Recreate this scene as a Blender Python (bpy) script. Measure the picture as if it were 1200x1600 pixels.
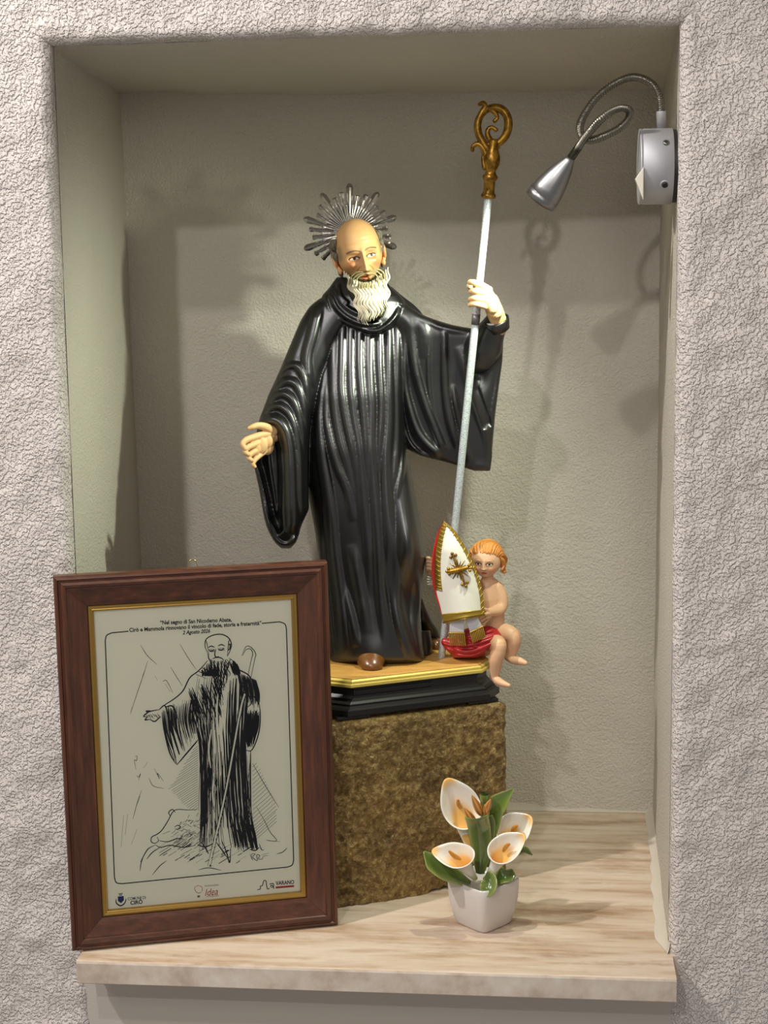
import bpy, bmesh, math, random
import numpy as np
from mathutils import Vector, Matrix, Quaternion
random.seed(7); rng = np.random.default_rng(7)
for o in list(bpy.data.objects): bpy.data.objects.remove(o)
C = bpy.context.scene.collection
SC = bpy.context.scene
PI = math.pi

# ------------------------------------------------------------------ camera
F_PX = 2468.96
CAM = np.array([0.513247, -1.645654, 0.773537])
def _rot(rx, rr, rz):
    cx, sx, cr, sr, cz, sz = math.cos(rx), math.sin(rx), math.cos(rr), math.sin(rr), math.cos(rz), math.sin(rz)
    return (np.array([[cz, -sz, 0], [sz, cz, 0], [0, 0, 1]]) @ np.array([[1, 0, 0], [0, cx, -sx], [0, sx, cx]])
            @ np.array([[cr, -sr, 0], [sr, cr, 0], [0, 0, 1]]))
RM = _rot(1.40255983, -0.01617011, 0.10248482)
cd = bpy.data.cameras.new('camera'); cam = bpy.data.objects.new('camera', cd); C.objects.link(cam)
m4 = Matrix([[*RM[0], CAM[0]], [*RM[1], CAM[1]], [*RM[2], CAM[2]], [0, 0, 0, 1]])
cam.matrix_world = m4
cd.sensor_fit = 'VERTICAL'; cd.sensor_height = 24; cd.sensor_width = 24; cd.lens = F_PX / 1600 * 24
cd.clip_start = 0.05
SC.camera = cam

# ------------------------------------------------------------------ light
SC.view_settings.view_transform = 'Standard'; SC.view_settings.look = 'None'
SC.view_settings.gamma = 1; SC.view_settings.use_curve_mapping = False
SC.view_settings.exposure = 0.0
w = bpy.data.worlds.new('room_air'); SC.world = w; w.use_nodes = True
w.node_tree.nodes['Background'].inputs[0].default_value = (1.0, 0.95, 0.92, 1)
w.node_tree.nodes['Background'].inputs[1].default_value = 0.26

def spot(name, loc, target, power, size, angle=70, blend=0.6, col=(1, .95, .88)):
    l = bpy.data.lights.new(name, 'SPOT'); l.energy = power; l.shadow_soft_size = size
    l.spot_size = math.radians(angle); l.spot_blend = blend; l.color = col
    o = bpy.data.objects.new(name, l); C.objects.link(o); o.location = loc
    o.rotation_euler = (Vector(target) - Vector(loc)).to_track_quat('-Z', 'Y').to_euler()
    return o
# ceiling spots of the room, in front of the niche
spot('ceiling_spot_near', (-0.13, -1.95, 2.30), (0.05, 0, .65), 52, .035, 56, 1., (1, .955, .94))
spot('ceiling_spot_far', (-0.18, -3.1, 2.30), (0.05, 0, .65), 78, .04, 42, 1., (1, .955, .94))
spot('ceiling_spot_side', (-1.15, -2.5, 2.2), (0.30, 0, .35), 30, .20, 50, .8, (1, .94, .9))
spot('ceiling_spot_steep', (-.86, -.70, 2.02), (0.25, 0, .25), 125, .03, 70, .8, (1, .95, .92))
spot('front_fill_light', (0.75, -3.1, 1.25), (0.2, 0, .4), 30, .30, 60, .8, (1, .95, .88))  # added frontal fill, brightens the print and the inside of the niche

# ------------------------------------------------------------------ picture point to place in the world
def ray(u, v):
    return RM @ np.array([(u - 600) / F_PX, -(v - 800) / F_PX, -1.0])
def P(u, v, y):
    d = ray(u, v); return CAM + d * (y - CAM[1]) / d[1]
def PA(u, v, y):                      # the same for arrays
    u, v, y = np.broadcast_arrays(np.asarray(u, float), np.asarray(v, float), np.asarray(y, float))
    d = np.stack([(u - 600) / F_PX, -(v - 800) / F_PX, -np.ones_like(u)], -1) @ RM.T
    return CAM + d * ((y - CAM[1]) / d[..., 1])[..., None]
PX = 0.00075                          # metres per picture pixel at the statue

# ------------------------------------------------------------------ materials
def lin(c):
    return tuple(((x / 255) / 12.92 if x / 255 <= .04045 else ((x / 255 + .055) / 1.055) ** 2.4) for x in c) + (1,)
def mat(name, col, rough=.5, metal=0., spec=.5, coat=0., attr=False):
    m = bpy.data.materials.new(name); m.use_nodes = True
    b = m.node_tree.nodes['Principled BSDF']
    b.inputs['Base Color'].default_value = lin(col); b.inputs['Roughness'].default_value = rough
    b.inputs['Metallic'].default_value = metal; b.inputs['Specular IOR Level'].default_value = spec
    b.inputs['Coat Weight'].default_value = coat; b.inputs['Coat Roughness'].default_value = .15
    if attr:
        a = m.node_tree.nodes.new('ShaderNodeVertexColor'); a.layer_name = 'Col'
        m.node_tree.links.new(a.outputs[0], b.inputs['Base Color'])
    return m
def noise(m, scale, detail=4, rough=.6, stretch=(1, 1, 1), typ='ShaderNodeTexNoise', rot=(0, 0, 0)):
    nt = m.node_tree
    tc = nt.nodes.new('ShaderNodeTexCoord'); mp = nt.nodes.new('ShaderNodeMapping')
    mp.inputs['Scale'].default_value = stretch; mp.inputs['Rotation'].default_value = rot
    nt.links.new(tc.outputs['Object'], mp.inputs[0])
    n = nt.nodes.new(typ); n.inputs['Scale'].default_value = scale
    if 'Detail' in n.inputs: n.inputs['Detail'].default_value = detail
    if 'Roughness' in n.inputs: n.inputs['Roughness'].default_value = rough
    nt.links.new(mp.outputs[0], n.inputs['Vector'])
    return n.outputs[0]
def ramp(m, src, stops):
    r = m.node_tree.nodes.new('ShaderNodeValToRGB'); e = r.color_ramp.elements
    while len(e) < len(stops): e.new(.5)
    for i, (p, c) in enumerate(stops): e[i].position = p; e[i].color = lin(c) if len(c) == 3 else c
    m.node_tree.links.new(src, r.inputs[0]); return r.outputs[0]
def to_color(m, out): m.node_tree.links.new(out, m.node_tree.nodes['Principled BSDF'].inputs['Base Color'])
def math_node(m, op, a, b):
    n = m.node_tree.nodes.new('ShaderNodeMath'); n.operation = op
    for i, x in enumerate((a, b)):
        if isinstance(x, (int, float)): n.inputs[i].default_value = x
        else: m.node_tree.links.new(x, n.inputs[i])
    return n.outputs[0]
def bump(m, src, dist, strength=1.):
    nt = m.node_tree; b = nt.nodes.new('ShaderNodeBump')
    b.inputs['Distance'].default_value = dist; b.inputs['Strength'].default_value = strength
    nt.links.new(src, b.inputs['Height']); p = nt.nodes['Principled BSDF'].inputs['Normal']
    if p.links: nt.links.new(p.links[0].from_socket, b.inputs['Normal'])
    nt.links.new(b.outputs[0], p)
def mixcol(m, fac, a, b):
    n = m.node_tree.nodes.new('ShaderNodeMix'); n.data_type = 'RGBA'
    for s, x in ((n.inputs[0], fac), (n.inputs[6], a), (n.inputs[7], b)):
        if isinstance(x, (int, float)): s.default_value = x
        elif isinstance(x, tuple): s.default_value = lin(x)
        else: m.node_tree.links.new(x, s)
    return n.outputs[2]

M = {}
m = M['stucco'] = mat('rough_stucco', (222, 214, 207), .85, spec=.25)
n1 = noise(m, 290, 2.5, .5); n2 = noise(m, 520, 2, .6); n3 = noise(m, 60, 2)
r1 = ramp(m, n1, [(.40, (0, 0, 0, 1)), (.60, (1, 1, 1, 1))])
bump(m, n3, .003, .4); bump(m, n2, .0008, .8); bump(m, r1, .0020, 1.)
m = M['plaster'] = mat('rolled_plaster', (206, 200, 186), .85, spec=.2)
bump(m, noise(m, 40, 2, .6), .003, .5); bump(m, ramp(m, noise(m, 300, 3, .6), [(.36, (0, 0, 0, 1)), (.64, (1, 1, 1, 1))]), .0011, .8)
m = M['side_plaster'] = mat('side_plaster', (214, 207, 192), .85, spec=.2)
bump(m, ramp(m, noise(m, 300, 3, .6), [(.36, (0, 0, 0, 1)), (.64, (1, 1, 1, 1))]), .0016, 1.)
m = M['smooth_plaster'] = mat('smooth_plaster', (190, 182, 172), .9, spec=.2)
bump(m, noise(m, 300, 3, .6), .0006, .5)
m = M['fillet'] = mat('white_filler', (206, 196, 180), .8, spec=.2); bump(m, noise(m, 300, 3), .0008, .6)
# travertine
m = M['travertine'] = mat('travertine', (222, 205, 176), .32, spec=.45)
a = noise(m, 5, 4, .55, (.9, 6.5, 1)); b = noise(m, 45, 6, .65, (1, 1.6, 1)); c = noise(m, 14, 5, .6, (.4, 3.6, 1))
cc = ramp(m, a, [(.30, (142, 110, 82)), (.41, (178, 148, 118)), (.49, (206, 184, 160)), (.62, (220, 203, 184)), (.76, (186, 158, 130))])
cc2 = ramp(m, c, [(.36, (150, 118, 90)), (.49, (204, 182, 158)), (.75, (222, 208, 192))])
f = ramp(m, b, [(.35, (0.1, .1, .1, 1)), (.7, (.75, .75, .75, 1))])
to_color(m, mixcol(m, f, cc, cc2))
bump(m, b, .0004, .3)
m = M['travertine_edge'] = mat('travertine_edge', (205, 190, 172), .6, spec=.3)
a = noise(m, 26, 6, .65); to_color(m, ramp(m, a, [(.3, (178, 158, 140)), (.5, (205, 190, 173)), (.75, (222, 212, 198))])); bump(m, a, .0008, .3)
# stone block
m = M['stone'] = mat('brown_bronzed_stone', (96, 80, 48), .3, .35, spec=.9)
a = noise(m, 18, 8, .7); b = noise(m, 150, 6, .75); c = noise(m, 6, 4, .6)
c1 = ramp(m, a, [(.28, (84, 62, 30)), (.45, (146, 114, 60)), (.6, (184, 148, 80)), (.8, (170, 156, 104))])
c2 = ramp(m, b, [(.38, (48, 36, 16)), (.50, (150, 118, 60)), (.64, (240, 216, 146))])
to_color(m, mixcol(m, .5, c1, c2))
nt = m.node_tree; nt.links.new(ramp(m, b, [(.4, (.45, .45, .45, 1)), (.7, (.22, .22, .22, 1))]), nt.nodes['Principled BSDF'].inputs['Roughness'])
vo = noise(m, 170, typ='ShaderNodeTexVoronoi')
bump(m, a, .008, .5); bump(m, b, .009, 1.); bump(m, vo, .004, .8)
# woods and metals
m = M['frame_wood'] = mat('mahogany_frame_wood', (96, 48, 26), .38, spec=.5, coat=.25)
a = noise(m, 30, 6, .65, (1, 1, 14)); to_color(m, ramp(m, a, [(.3, (58, 29, 16)), (.55, (80, 43, 25)), (.75, (103, 58, 34))])); bump(m, a, .0003, .4)
m = M['frame_wood_h'] = mat('mahogany_frame_rail_wood', (96, 48, 26), .38, spec=.5, coat=.25)
a = noise(m, 30, 6, .65, (14, 1, 1), rot=(0, 0, 0)); to_color(m, ramp(m, a, [(.3, (58, 29, 16)), (.55, (80, 43, 25)), (.75, (103, 58, 34))])); bump(m, a, .0003, .4)
for k in ('frame_wood', 'frame_wood_h'):   # grain runs along the piece: stretch is applied across it
    for n in M[k].node_tree.nodes:
        if n.type == 'MAPPING': n.inputs['Scale'].default_value = (6, 6, .5) if k == 'frame_wood' else (.5, 6, 6)
M['gilt'] = mat('gilt_liner', (168, 134, 70), .3, .85)
m = M['gold'] = mat('antique_gold_paint', (158, 118, 40), .34, .75); a = noise(m, 130, 4); to_color(m, ramp(m, a, [(.35, (104, 70, 18)), (.6, (172, 130, 48))]))
M['brass'] = mat('worn_brass', (176, 160, 120), .3, .9)
M['gold_lip'] = mat('gold_plinth_lip', (214, 190, 96), .4, .35)
m = M['plinth_top'] = mat('ochre_plinth_top', (196, 148, 74), .5); a = noise(m, 25, 5, .6, (1, 4, 1)); to_color(m, ramp(m, a, [(.3, (178, 128, 60)), (.7, (206, 160, 84))]))
M['black_wood'] = mat('black_lacquered_wood', (16, 13, 12), .38, spec=.5)
m = M['robe'] = mat('black_robe_paint', (7, 8, 8), .36, spec=.95, coat=.18)
m.node_tree.nodes['Principled BSDF'].inputs['Coat Roughness'].default_value = .36
M['skin'] = mat('painted_skin', (222, 170, 112), .45, spec=.4, attr=True)
M['cherub_skin'] = mat('painted_cherub_skin', (208, 162, 124), .42, spec=.4, attr=True)
M['hand_skin'] = mat('painted_hand_skin', (222, 182, 128), .5, spec=.35)
M['beard'] = mat('cream_beard', (206, 198, 168), .55, spec=.3)
m = M['beard_base'] = mat('olive_shaded_beard_base', (60, 56, 38), .8, spec=.2)  # olive paint with the shade between the locks put into its colour
M['moustache'] = mat('olive_grey_moustache', (146, 136, 96), .6)
M['grey_hair'] = mat('grey_hair', (104, 98, 82), .65); bump(M['grey_hair'], noise(M['grey_hair'], 400, 3), .0012, .8)
M['cuff'] = mat('white_cuff', (225, 225, 215), .6)
M['shoe'] = mat('brown_shoe', (104, 64, 24), .3, coat=.3)
m = M['halo'] = mat('silver_halo', (176, 172, 166), .22, .95); 
m = M['shaft'] = mat('silver_shaft', (196, 204, 204), .5, .35); a = noise(m, 900, 2); to_color(m, ramp(m, a, [(.4, (158, 166, 168)), (.6, (214, 222, 222))])); bump(m, a, .0003, .5)
M['shaft_band'] = mat('dark_shaft_band', (112, 108, 108), .4, .4)
m = M['mitre'] = mat('white_mitre', (226, 224, 208), .55); bump(m, noise(m, 120, 4), .0006, .4)
m = M['mitre_gold'] = mat('gold_mitre_braid', (170, 140, 56), .38, .6)
M['red'] = mat('red_paint', (170, 22, 30), .42, coat=.2)
M['red_lining'] = mat('red_lining', (205, 48, 44), .45)
M['cherub_hair'] = mat('ginger_hair', (196, 128, 54), .5); bump(M['cherub_hair'], noise(M['cherub_hair'], 330, 3, .6, (1, 1, .35)), .0016, .9)
M['wing'] = mat('white_wing', (214, 214, 196), .55)
M['lappet'] = mat('pale_lappet', (190, 188, 190), .6)
M['brushed'] = mat('brushed_aluminium', (150, 150, 150), .36, .95)
bump(M['brushed'], noise(M['brushed'], 260, 3, .6, (.08, 1, 1)), .0003, .3)
M['matt_alu'] = mat('satin_aluminium', (186, 186, 188), .6, .7)
bump(M['matt_alu'], noise(M['matt_alu'], 900, 2), .0003, .25)
M['chrome'] = mat('gooseneck_chrome', (132, 128, 116), .25, .95)
M['dark'] = mat('dark_plastic', (28, 26, 24), .5)
M['screw'] = mat('screw_steel', (120, 118, 112), .35, .9)
M['switch'] = mat('ivory_switch', (226, 220, 200), .4)
M['paper'] = mat('cream_paper', (248, 246, 224), .7, spec=.2)
M['ink'] = mat('black_ink', (28, 28, 34), .8, spec=.1)
M['ink_red'] = mat('red_ink', (176, 52, 56), .8, spec=.1)
M['ink_blue'] = mat('blue_ink', (34, 48, 104), .8, spec=.1)
M['backing'] = mat('brown_backing', (110, 84, 58), .9)
m = M['pot'] = mat('white_glazed_pot', (205, 198, 192), .28, spec=.5, coat=.2)
M['petal'] = mat('glazed_lily_porcelain', (236, 230, 214), .12, spec=.6, coat=.5, attr=True)
M['leaf'] = mat('glazed_green_leaf', (104, 128, 48), .14, spec=.6, coat=.5, attr=True)
M['spadix'] = mat('ochre_spadix', (196, 128, 24), .35, coat=.3)
M['bud'] = mat('striped_bud', (186, 124, 52), .3, coat=.3, attr=True)
# picture glass
m = bpy.data.materials.new('picture_glass'); m.use_nodes = True; nt = m.node_tree; nt.nodes.clear()
o_ = nt.nodes.new('ShaderNodeOutputMaterial'); t_ = nt.nodes.new('ShaderNodeBsdfTransparent'); g_ = nt.nodes.new('ShaderNodeBsdfGlossy')
g_.inputs['Roughness'].default_value = .02; fr = nt.nodes.new('ShaderNodeFresnel'); fr.inputs[0].default_value = 1.5
mx = nt.nodes.new('ShaderNodeMixShader'); nt.links.new(fr.outputs[0], mx.inputs[0]); nt.links.new(t_.outputs[0], mx.inputs[1]); nt.links.new(g_.outputs[0], mx.inputs[2])
nt.links.new(mx.outputs[0], o_.inputs[0]); M['glass'] = m

# ------------------------------------------------------------------ object helpers
def tag(o, label=None, cat=None, group=None, kind=None):
    if label: o['label'] = label
    if cat: o['category'] = cat
    if group: o['group'] = group
    if kind: o['kind'] = kind
    return o
def thing(name, label, cat, loc, group=None):
    o = bpy.data.objects.new(name, None); C.objects.link(o); o.location = loc; o.empty_display_size = .02
    return tag(o, label, cat, group)
def link_mesh(name, me, material=None, parent=None, smooth=True):
    o = bpy.data.objects.new(name, me); C.objects.link(o)
    if material is not None and not me.materials: me.materials.append(M[material])
    if smooth: me.polygons.foreach_set('use_smooth', [True] * len(me.polygons))
    if parent is not None:
        o.parent = parent
        mw = Matrix.Identity(4); q = parent
        while q is not None: mw = q.matrix_basis @ mw; q = q.parent
        o.matrix_parent_inverse = mw.inverted() if parent.type == 'EMPTY' else Matrix.Identity(4)
        # meshes are written in world coordinates: undo the whole chain above
        if parent.type != 'EMPTY': o.matrix_parent_inverse = Matrix.Identity(4)
    return o
def mesh_np(verts, faces, cols=None):
    me = bpy.data.meshes.new('m'); me.from_pydata([tuple(map(float, v)) for v in verts], [], faces); me.update()
    if cols is not None:
        ca = me.color_attributes.new('Col', 'FLOAT_COLOR', 'POINT')
        ca.data.foreach_set('color', np.c_[cols, np.ones(len(cols))].astype(np.float32).ravel())
    return me
def bm_mesh(bm):
    me = bpy.data.meshes.new('m'); bm.to_mesh(me); bm.free(); me.update(); return me
def lcol(c): return np.array(lin(c)[:3])
class MB:
    """collects pieces, then links them as one mesh"""
    def __init__(s): s.v = []; s.f = []; s.c = []
    def add(s, v, f, col=None):
        n = len(s.v); s.v += [tuple(map(float, x)) for x in v]; s.f += [tuple(i + n for i in q) for q in f]
        if col is not None:
            col = np.asarray(col, float)
            s.c += [tuple(col)] * len(v) if col.ndim == 1 else [tuple(x) for x in col]
        return s
    def grid(s, G, close_u=False, close_v=False, col=None):
        a, b = G.shape[:2]; f = []
        for i in range(a if close_u else a - 1):
            for j in range(b if close_v else b - 1):
                i2, j2 = (i + 1) % a, (j + 1) % b
                f.append((i * b + j, i * b + j2, i2 * b + j2, i2 * b + j))
        return s.add(G.reshape(-1, 3), f, None if col is None else np.asarray(col).reshape(-1, 3) if np.ndim(col) > 1 else col)
    def tube(s, pts, rad, n=12, caps=True, col=None, flat=None):
        pts = np.array(pts, float); k = len(pts); rad = np.broadcast_to(np.array(rad, float), (k,)).copy()
        T = np.gradient(pts, axis=0); T /= np.linalg.norm(T, axis=1)[:, None] + 1e-12
        up = np.array([0, 0, 1.]) if abs(T[0][2]) < .9 else np.array([1., 0, 0])
        P_ = list(pts); R_ = list(rad); TT = list(T)
        if caps:
            a = [(math.sin(x), math.cos(x)) for x in (1.35, 1.0, .6, .25)]
            P_ = [pts[0] - T[0] * rad[0] * q[0] for q in a] + P_ + [pts[-1] + T[-1] * rad[-1] * q[0] for q in reversed(a)]
            R_ = [rad[0] * q[1] for q in a] + R_ + [rad[-1] * q[1] for q in reversed(a)]
            TT = [T[0]] * 4 + TT + [T[-1]] * 4
        G = []; U = None
        for p, r, t in zip(P_, R_, TT):
            if U is None: U = np.cross(t, up); U /= np.linalg.norm(U)
            U = U - t * U.dot(t); U /= np.linalg.norm(U); V = np.cross(t, U)
            ang = np.arange(n) * 2 * PI / n
            G.append(p + r * (np.cos(ang)[:, None] * U + np.sin(ang)[:, None] * V))
        G = np.array(G); n0 = len(s.v); s.grid(G, close_v=True, col=col)
        s.f.append(tuple(n0 + j for j in range(n))); s.f.append(tuple(n0 + (len(P_) - 1) * n + j for j in reversed(range(n))))
        return s
    def lathe(s, prof, origin, axis=(0, 0, 1), n=32, col=None, caps=True):
        """prof: (radius, height) pairs"""
        A = Vector(axis).normalized(); q = Vector((0, 0, 1)).rotation_difference(A)
        G = np.array([[np.array(Vector(origin) + q @ Vector((r * math.cos(t), r * math.sin(t), h))) for t in np.arange(n) * 2 * PI / n] for r, h in prof])
        n0 = len(s.v); s.grid(G, close_v=True, col=col)
        if caps:
            s.f.append(tuple(n0 + j for j in reversed(range(n)))); s.f.append(tuple(n0 + (len(prof) - 1) * n + j for j in range(n)))
        return s
    def ball(s, c, r, n=16, rot=None, col=None):
        r = np.broadcast_to(np.array(r, float), (3,)); R = np.eye(3) if rot is None else np.array(rot)
        a = np.linspace(.02, PI - .02, n); b = np.arange(2 * n) * PI / n
        G = np.stack([np.sin(a)[:, None] * np.cos(b), np.sin(a)[:, None] * np.sin(b), np.cos(a)[:, None] * np.ones_like(b)], -1) * r
        G = G @ R.T + np.array(c); n0 = len(s.v); s.grid(G, close_v=True, col=col)
        s.f.append(tuple(n0 + j for j in reversed(range(2 * n)))); s.f.append(tuple(n0 + (n - 1) * 2 * n + j for j in range(2 * n)))
        return s
    def box(s, c, size, R=None):
        R = np.eye(3) if R is None else np.array(R); h = np.array(size) / 2
        v = [np.array(c) + R @ (h * np.array(q)) for q in [(-1, -1, -1), (1, -1, -1), (1, 1, -1), (-1, 1, -1), (-1, -1, 1), (1, -1, 1), (1, 1, 1), (-1, 1, 1)]]
        return s.add(v, [(0, 3, 2, 1), (4, 5, 6, 7), (0, 1, 5, 4), (1, 2, 6, 5), (2, 3, 7, 6), (3, 0, 4, 7)])
    def prism(s, pts, off):
        """closed outline (3D points) extruded by off"""
        pts = [np.array(p, float) for p in pts]; n = len(pts); off = np.array(off)
        return s.add(pts + [p + off for p in pts], [tuple(range(n)), tuple(reversed(range(n, 2 * n)))] + [(i, i + n, (i + 1) % n + n, (i + 1) % n) for i in range(n)])
    def build(s, name, material, parent=None, smooth=True, bevel=0, remesh=0, smoothit=0, fix=True):
        me = mesh_np(s.v, s.f, np.array(s.c) if s.c and len(s.c) == len(s.v) else None)
        if fix:
            bm = bmesh.new(); bm.from_mesh(me); bmesh.ops.recalc_face_normals(bm, faces=bm.faces); bm.to_mesh(me); bm.free()
        o = link_mesh(name, me, material, parent, smooth)
        if bevel:
            b = o.modifiers.new('bevel', 'BEVEL'); b.width = bevel; b.segments = 2; b.limit_method = 'ANGLE'; b.angle_limit = .6
            if smooth:
                o.modifiers.new('wn', 'WEIGHTED_NORMAL')
        if remesh:
            r = o.modifiers.new('remesh', 'REMESH'); r.mode = 'VOXEL'; r.voxel_size = remesh; r.use_smooth_shade = True
            if smoothit:
                q = o.modifiers.new('smooth', 'SMOOTH'); q.iterations = smoothit; q.factor = .5
        return o
def bake(o):
    """apply an object's modifiers into its mesh"""
    dg = bpy.context.evaluated_depsgraph_get(); me = bpy.data.meshes.new_from_object(o.evaluated_get(dg))
    o.modifiers.clear(); o.data = me; return me
def paint(me, fn):
    n = len(me.vertices); co = np.empty(n * 3, np.float32); me.vertices.foreach_get('co', co); cols = fn(co.reshape(-1, 3).astype(float))
    ca = me.color_attributes.new('Col', 'FLOAT_COLOR', 'POINT')
    ca.data.foreach_set('color', np.c_[cols, np.ones(n)].astype(np.float32).ravel())
def spline(pts, n):
    """Catmull-Rom through the points"""
    p = np.array(pts, float); k = len(p)
    if k < 3:
        t = np.linspace(0, 1, n)[:, None]; return p[0] * (1 - t) + p[-1] * t
    q = np.vstack([2 * p[0] - p[1], p, 2 * p[-1] - p[-2]]); out = []
    for t in np.linspace(0, k - 1 - 1e-6, n):
        i = int(t); f = t - i; a, b, c, d = q[i:i + 4]
        out.append(.5 * ((2 * b) + (c - a) * f + (2 * a - 5 * b + 4 * c - d) * f * f + (3 * b - a - 3 * c + d) * f ** 3))
    return np.array(out)
def vnoise(p, seed=0):
    """smooth value noise on an (n,3) array"""
    i = np.floor(p).astype(np.int64); f = p - i; f = f * f * (3 - 2 * f); r = 0
    for dx in (0, 1):
        for dy in (0, 1):
            for dz in (0, 1):
                h = ((i[:, 0] + dx) * 374761393 + (i[:, 1] + dy) * 668265263 + (i[:, 2] + dz) * 2147483647 + seed * 974634) & 0xffffffff
                h = ((h ^ (h >> 13)) * 1274126177) & 0xffffffff; h = (h ^ (h >> 16)) & 0xffff
                wx = f[:, 0] if dx else 1 - f[:, 0]; wy = f[:, 1] if dy else 1 - f[:, 1]; wz = f[:, 2] if dz else 1 - f[:, 2]
                r = r + h / 65535. * wx * wy * wz
    return r
def sstep(x, a, b):
    t = np.clip((x - a) / (b - a), 0, 1); return t * t * (3 - 2 * t)

# ================================================================== the niche
ZT = .983; W = .65; D = .443; ZB = -.36
XL = lambda z: -.004 + .007 * np.clip(z / ZT, 0, 1)
XR = lambda z: .6505 - .0025 * np.clip(z / ZT, 0, 1)
def front_wall():
    step = .0026
    ds = [('in', t) for t in (.036, .030, .025, .021, .016)] + [('arc', a) for a in (0, .16, .33, .5, .67, .84, 1.)]
    ds += [('out', t) for t in np.arange(.0145, .17, step)] + [('out', t) for t in (.18, .2, .24, .3, .4, .6, .9, 1.3)]
    nl = 520; ntp = 250; G = []; N = []; r = .012
    for kind, t in ds:
        if kind == 'in': d, y, nd, ny = .004 * max(0, (t - .020) / .016), t, -1., 0.
        elif kind == 'arc': a = t * PI / 2; d = r * (1 - math.cos(a)); y = r * (1 - math.sin(a)); nd, ny = -math.cos(a), -math.sin(a)
        else: d, y, nd, ny = t, 0., 0., -1.
        z = np.linspace(ZB, ZT + d, nl); L = np.stack([XL(z) - d, np.full(nl, y), z], -1); NL = np.tile([-nd, ny, 0], (nl, 1))
        x = np.linspace(XL(ZT) - d, XR(ZT) + d, ntp + 2)[1:-1]; T = np.stack([x, np.full(ntp, y), np.full(ntp, ZT + d) + .003 * (x / W - .5)], -1); NT = np.tile([0, ny, nd], (ntp, 1))
        R = np.stack([XR(z[::-1]) + d, np.full(nl, y), z[::-1]], -1); NR = np.tile([nd, ny, 0], (nl, 1))
        G.append(np.vstack([L, T, R])); N.append(np.vstack([NL, NT, NR]))
    G = np.array(G); N = np.array(N); p = G.reshape(-1, 3); s = p.shape[0]
    h = (vnoise(p * 45, 1) - .5) * .0035 + (vnoise(p * 16, 2) - .5) * .005 + (vnoise(p * 120, 3) - .5) * .0016
    h = h * (1 - sstep(p[:, 1], .011, .021))
    far = np.clip((p[:, 0] - (W + .2)) / .05, 0, 1) + np.clip((-.2 - p[:, 0]) / .05, 0, 1)
    G = (p + N.reshape(-1, 3) * (h * (1 - np.clip(far, 0, 1)))[:, None]).reshape(G.shape)
    mb = MB(); mb.grid(G); tag(mb.build('wall_front', 'stucco'), kind='structure')
front_wall()
def patch(name, a, b, c, d, material, nu=60, nv=60, amp=.004, seed=0, normal=(0, 1, 0), fade=False):
    a, b, c, d = map(np.array, (a, b, c, d)); u = np.linspace(0, 1, nu)[:, None, None]; v = np.linspace(0, 1, nv)[None, :, None]
    G = (a * (1 - u) + b * u) * (1 - v) + (d * (1 - u) + c * u) * v
    p = G.reshape(-1, 3); h = (vnoise(p * 9, seed) - .5) * amp + (vnoise(p * 28, seed + 1) - .5) * amp * .4
    if fade: h = h * sstep(p[:, 1], .019, .06)
    G = (p + h[:, None] * np.array(normal)).reshape(G.shape)
    return tag(MB().grid(G).build(name, material), kind='structure')
BL, BR, TL_, TR_ = (-.041, D, -.01), (.6625, D, -.01), (-.041, D, .9714), (.6625, D, .9587)
patch('wall_back', (-.06, D, -.02), (.68, D, -.02), (.68, D, .99), (-.06, D, .99), 'plaster', 90, 110, .005, 5, (0, 1, 0))
patch('wall_left', (-.0058, .0195, ZB), (-.041, D + .01, ZB), (-.041, D + .01, 1.0), (.0035, .0195, 1.0), 'plaster', 60, 110, .004, 9, (1, 0, 0), True)
patch('wall_right', (.6508, .0195, ZB), (.6625, D + .01, ZB), (.6625, D + .01, 1.0), (.6478, .0195, 1.0), 'side_plaster', 60, 110, .003, 13, (1, 0, 0), True)
patch('ceiling', (-.05, .0195, .9812), (.70, .0195, .9848), (.70, D + .01, .9587), (-.05, D + .01, .9714), 'plaster', 110, 60, .005, 17, (0, 0, 1), True)
patch('wall_lower', (-.01, .004, -.5), (.675, .004, -.5), (.675, .004, -.004), (-.01, .004, -.004), 'smooth_plaster', 60, 40, .002, 21, (0, 1, 0))
# white filler along the shelf's right and back ends
fb = MB()
def strip(path, wid, nrm):
    G = []
    for k, (x, y) in enumerate(path):
        wv = wid * (.9 + .5 * float(vnoise(np.array([[k * .21, nrm[0] * 9, .3]]), 8)[0])) * min(1, .25 + k * .12 if nrm[0] else 1); nx, ny = nrm
        G.append([(x + nx * wv, y + ny * wv, .0004), (x + nx * wv * .8, y + ny * wv * .8, .0018), (x + nx * wv * .3, y + ny * wv * .3, .006), (x, y, .013)])
    return np.array(G)
yy = np.linspace(.004, D, 70)
fb.grid(strip([(.6500 + .0125 * y / D + .001, y) for y in yy], .011, (-1, 0)))
fb.grid(strip([(x, D + .001) for x in np.linspace(-.04, .66, 60)], .004, (0, -1)))
tag(fb.build('trim_1', 'fillet'), kind='structure')

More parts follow.
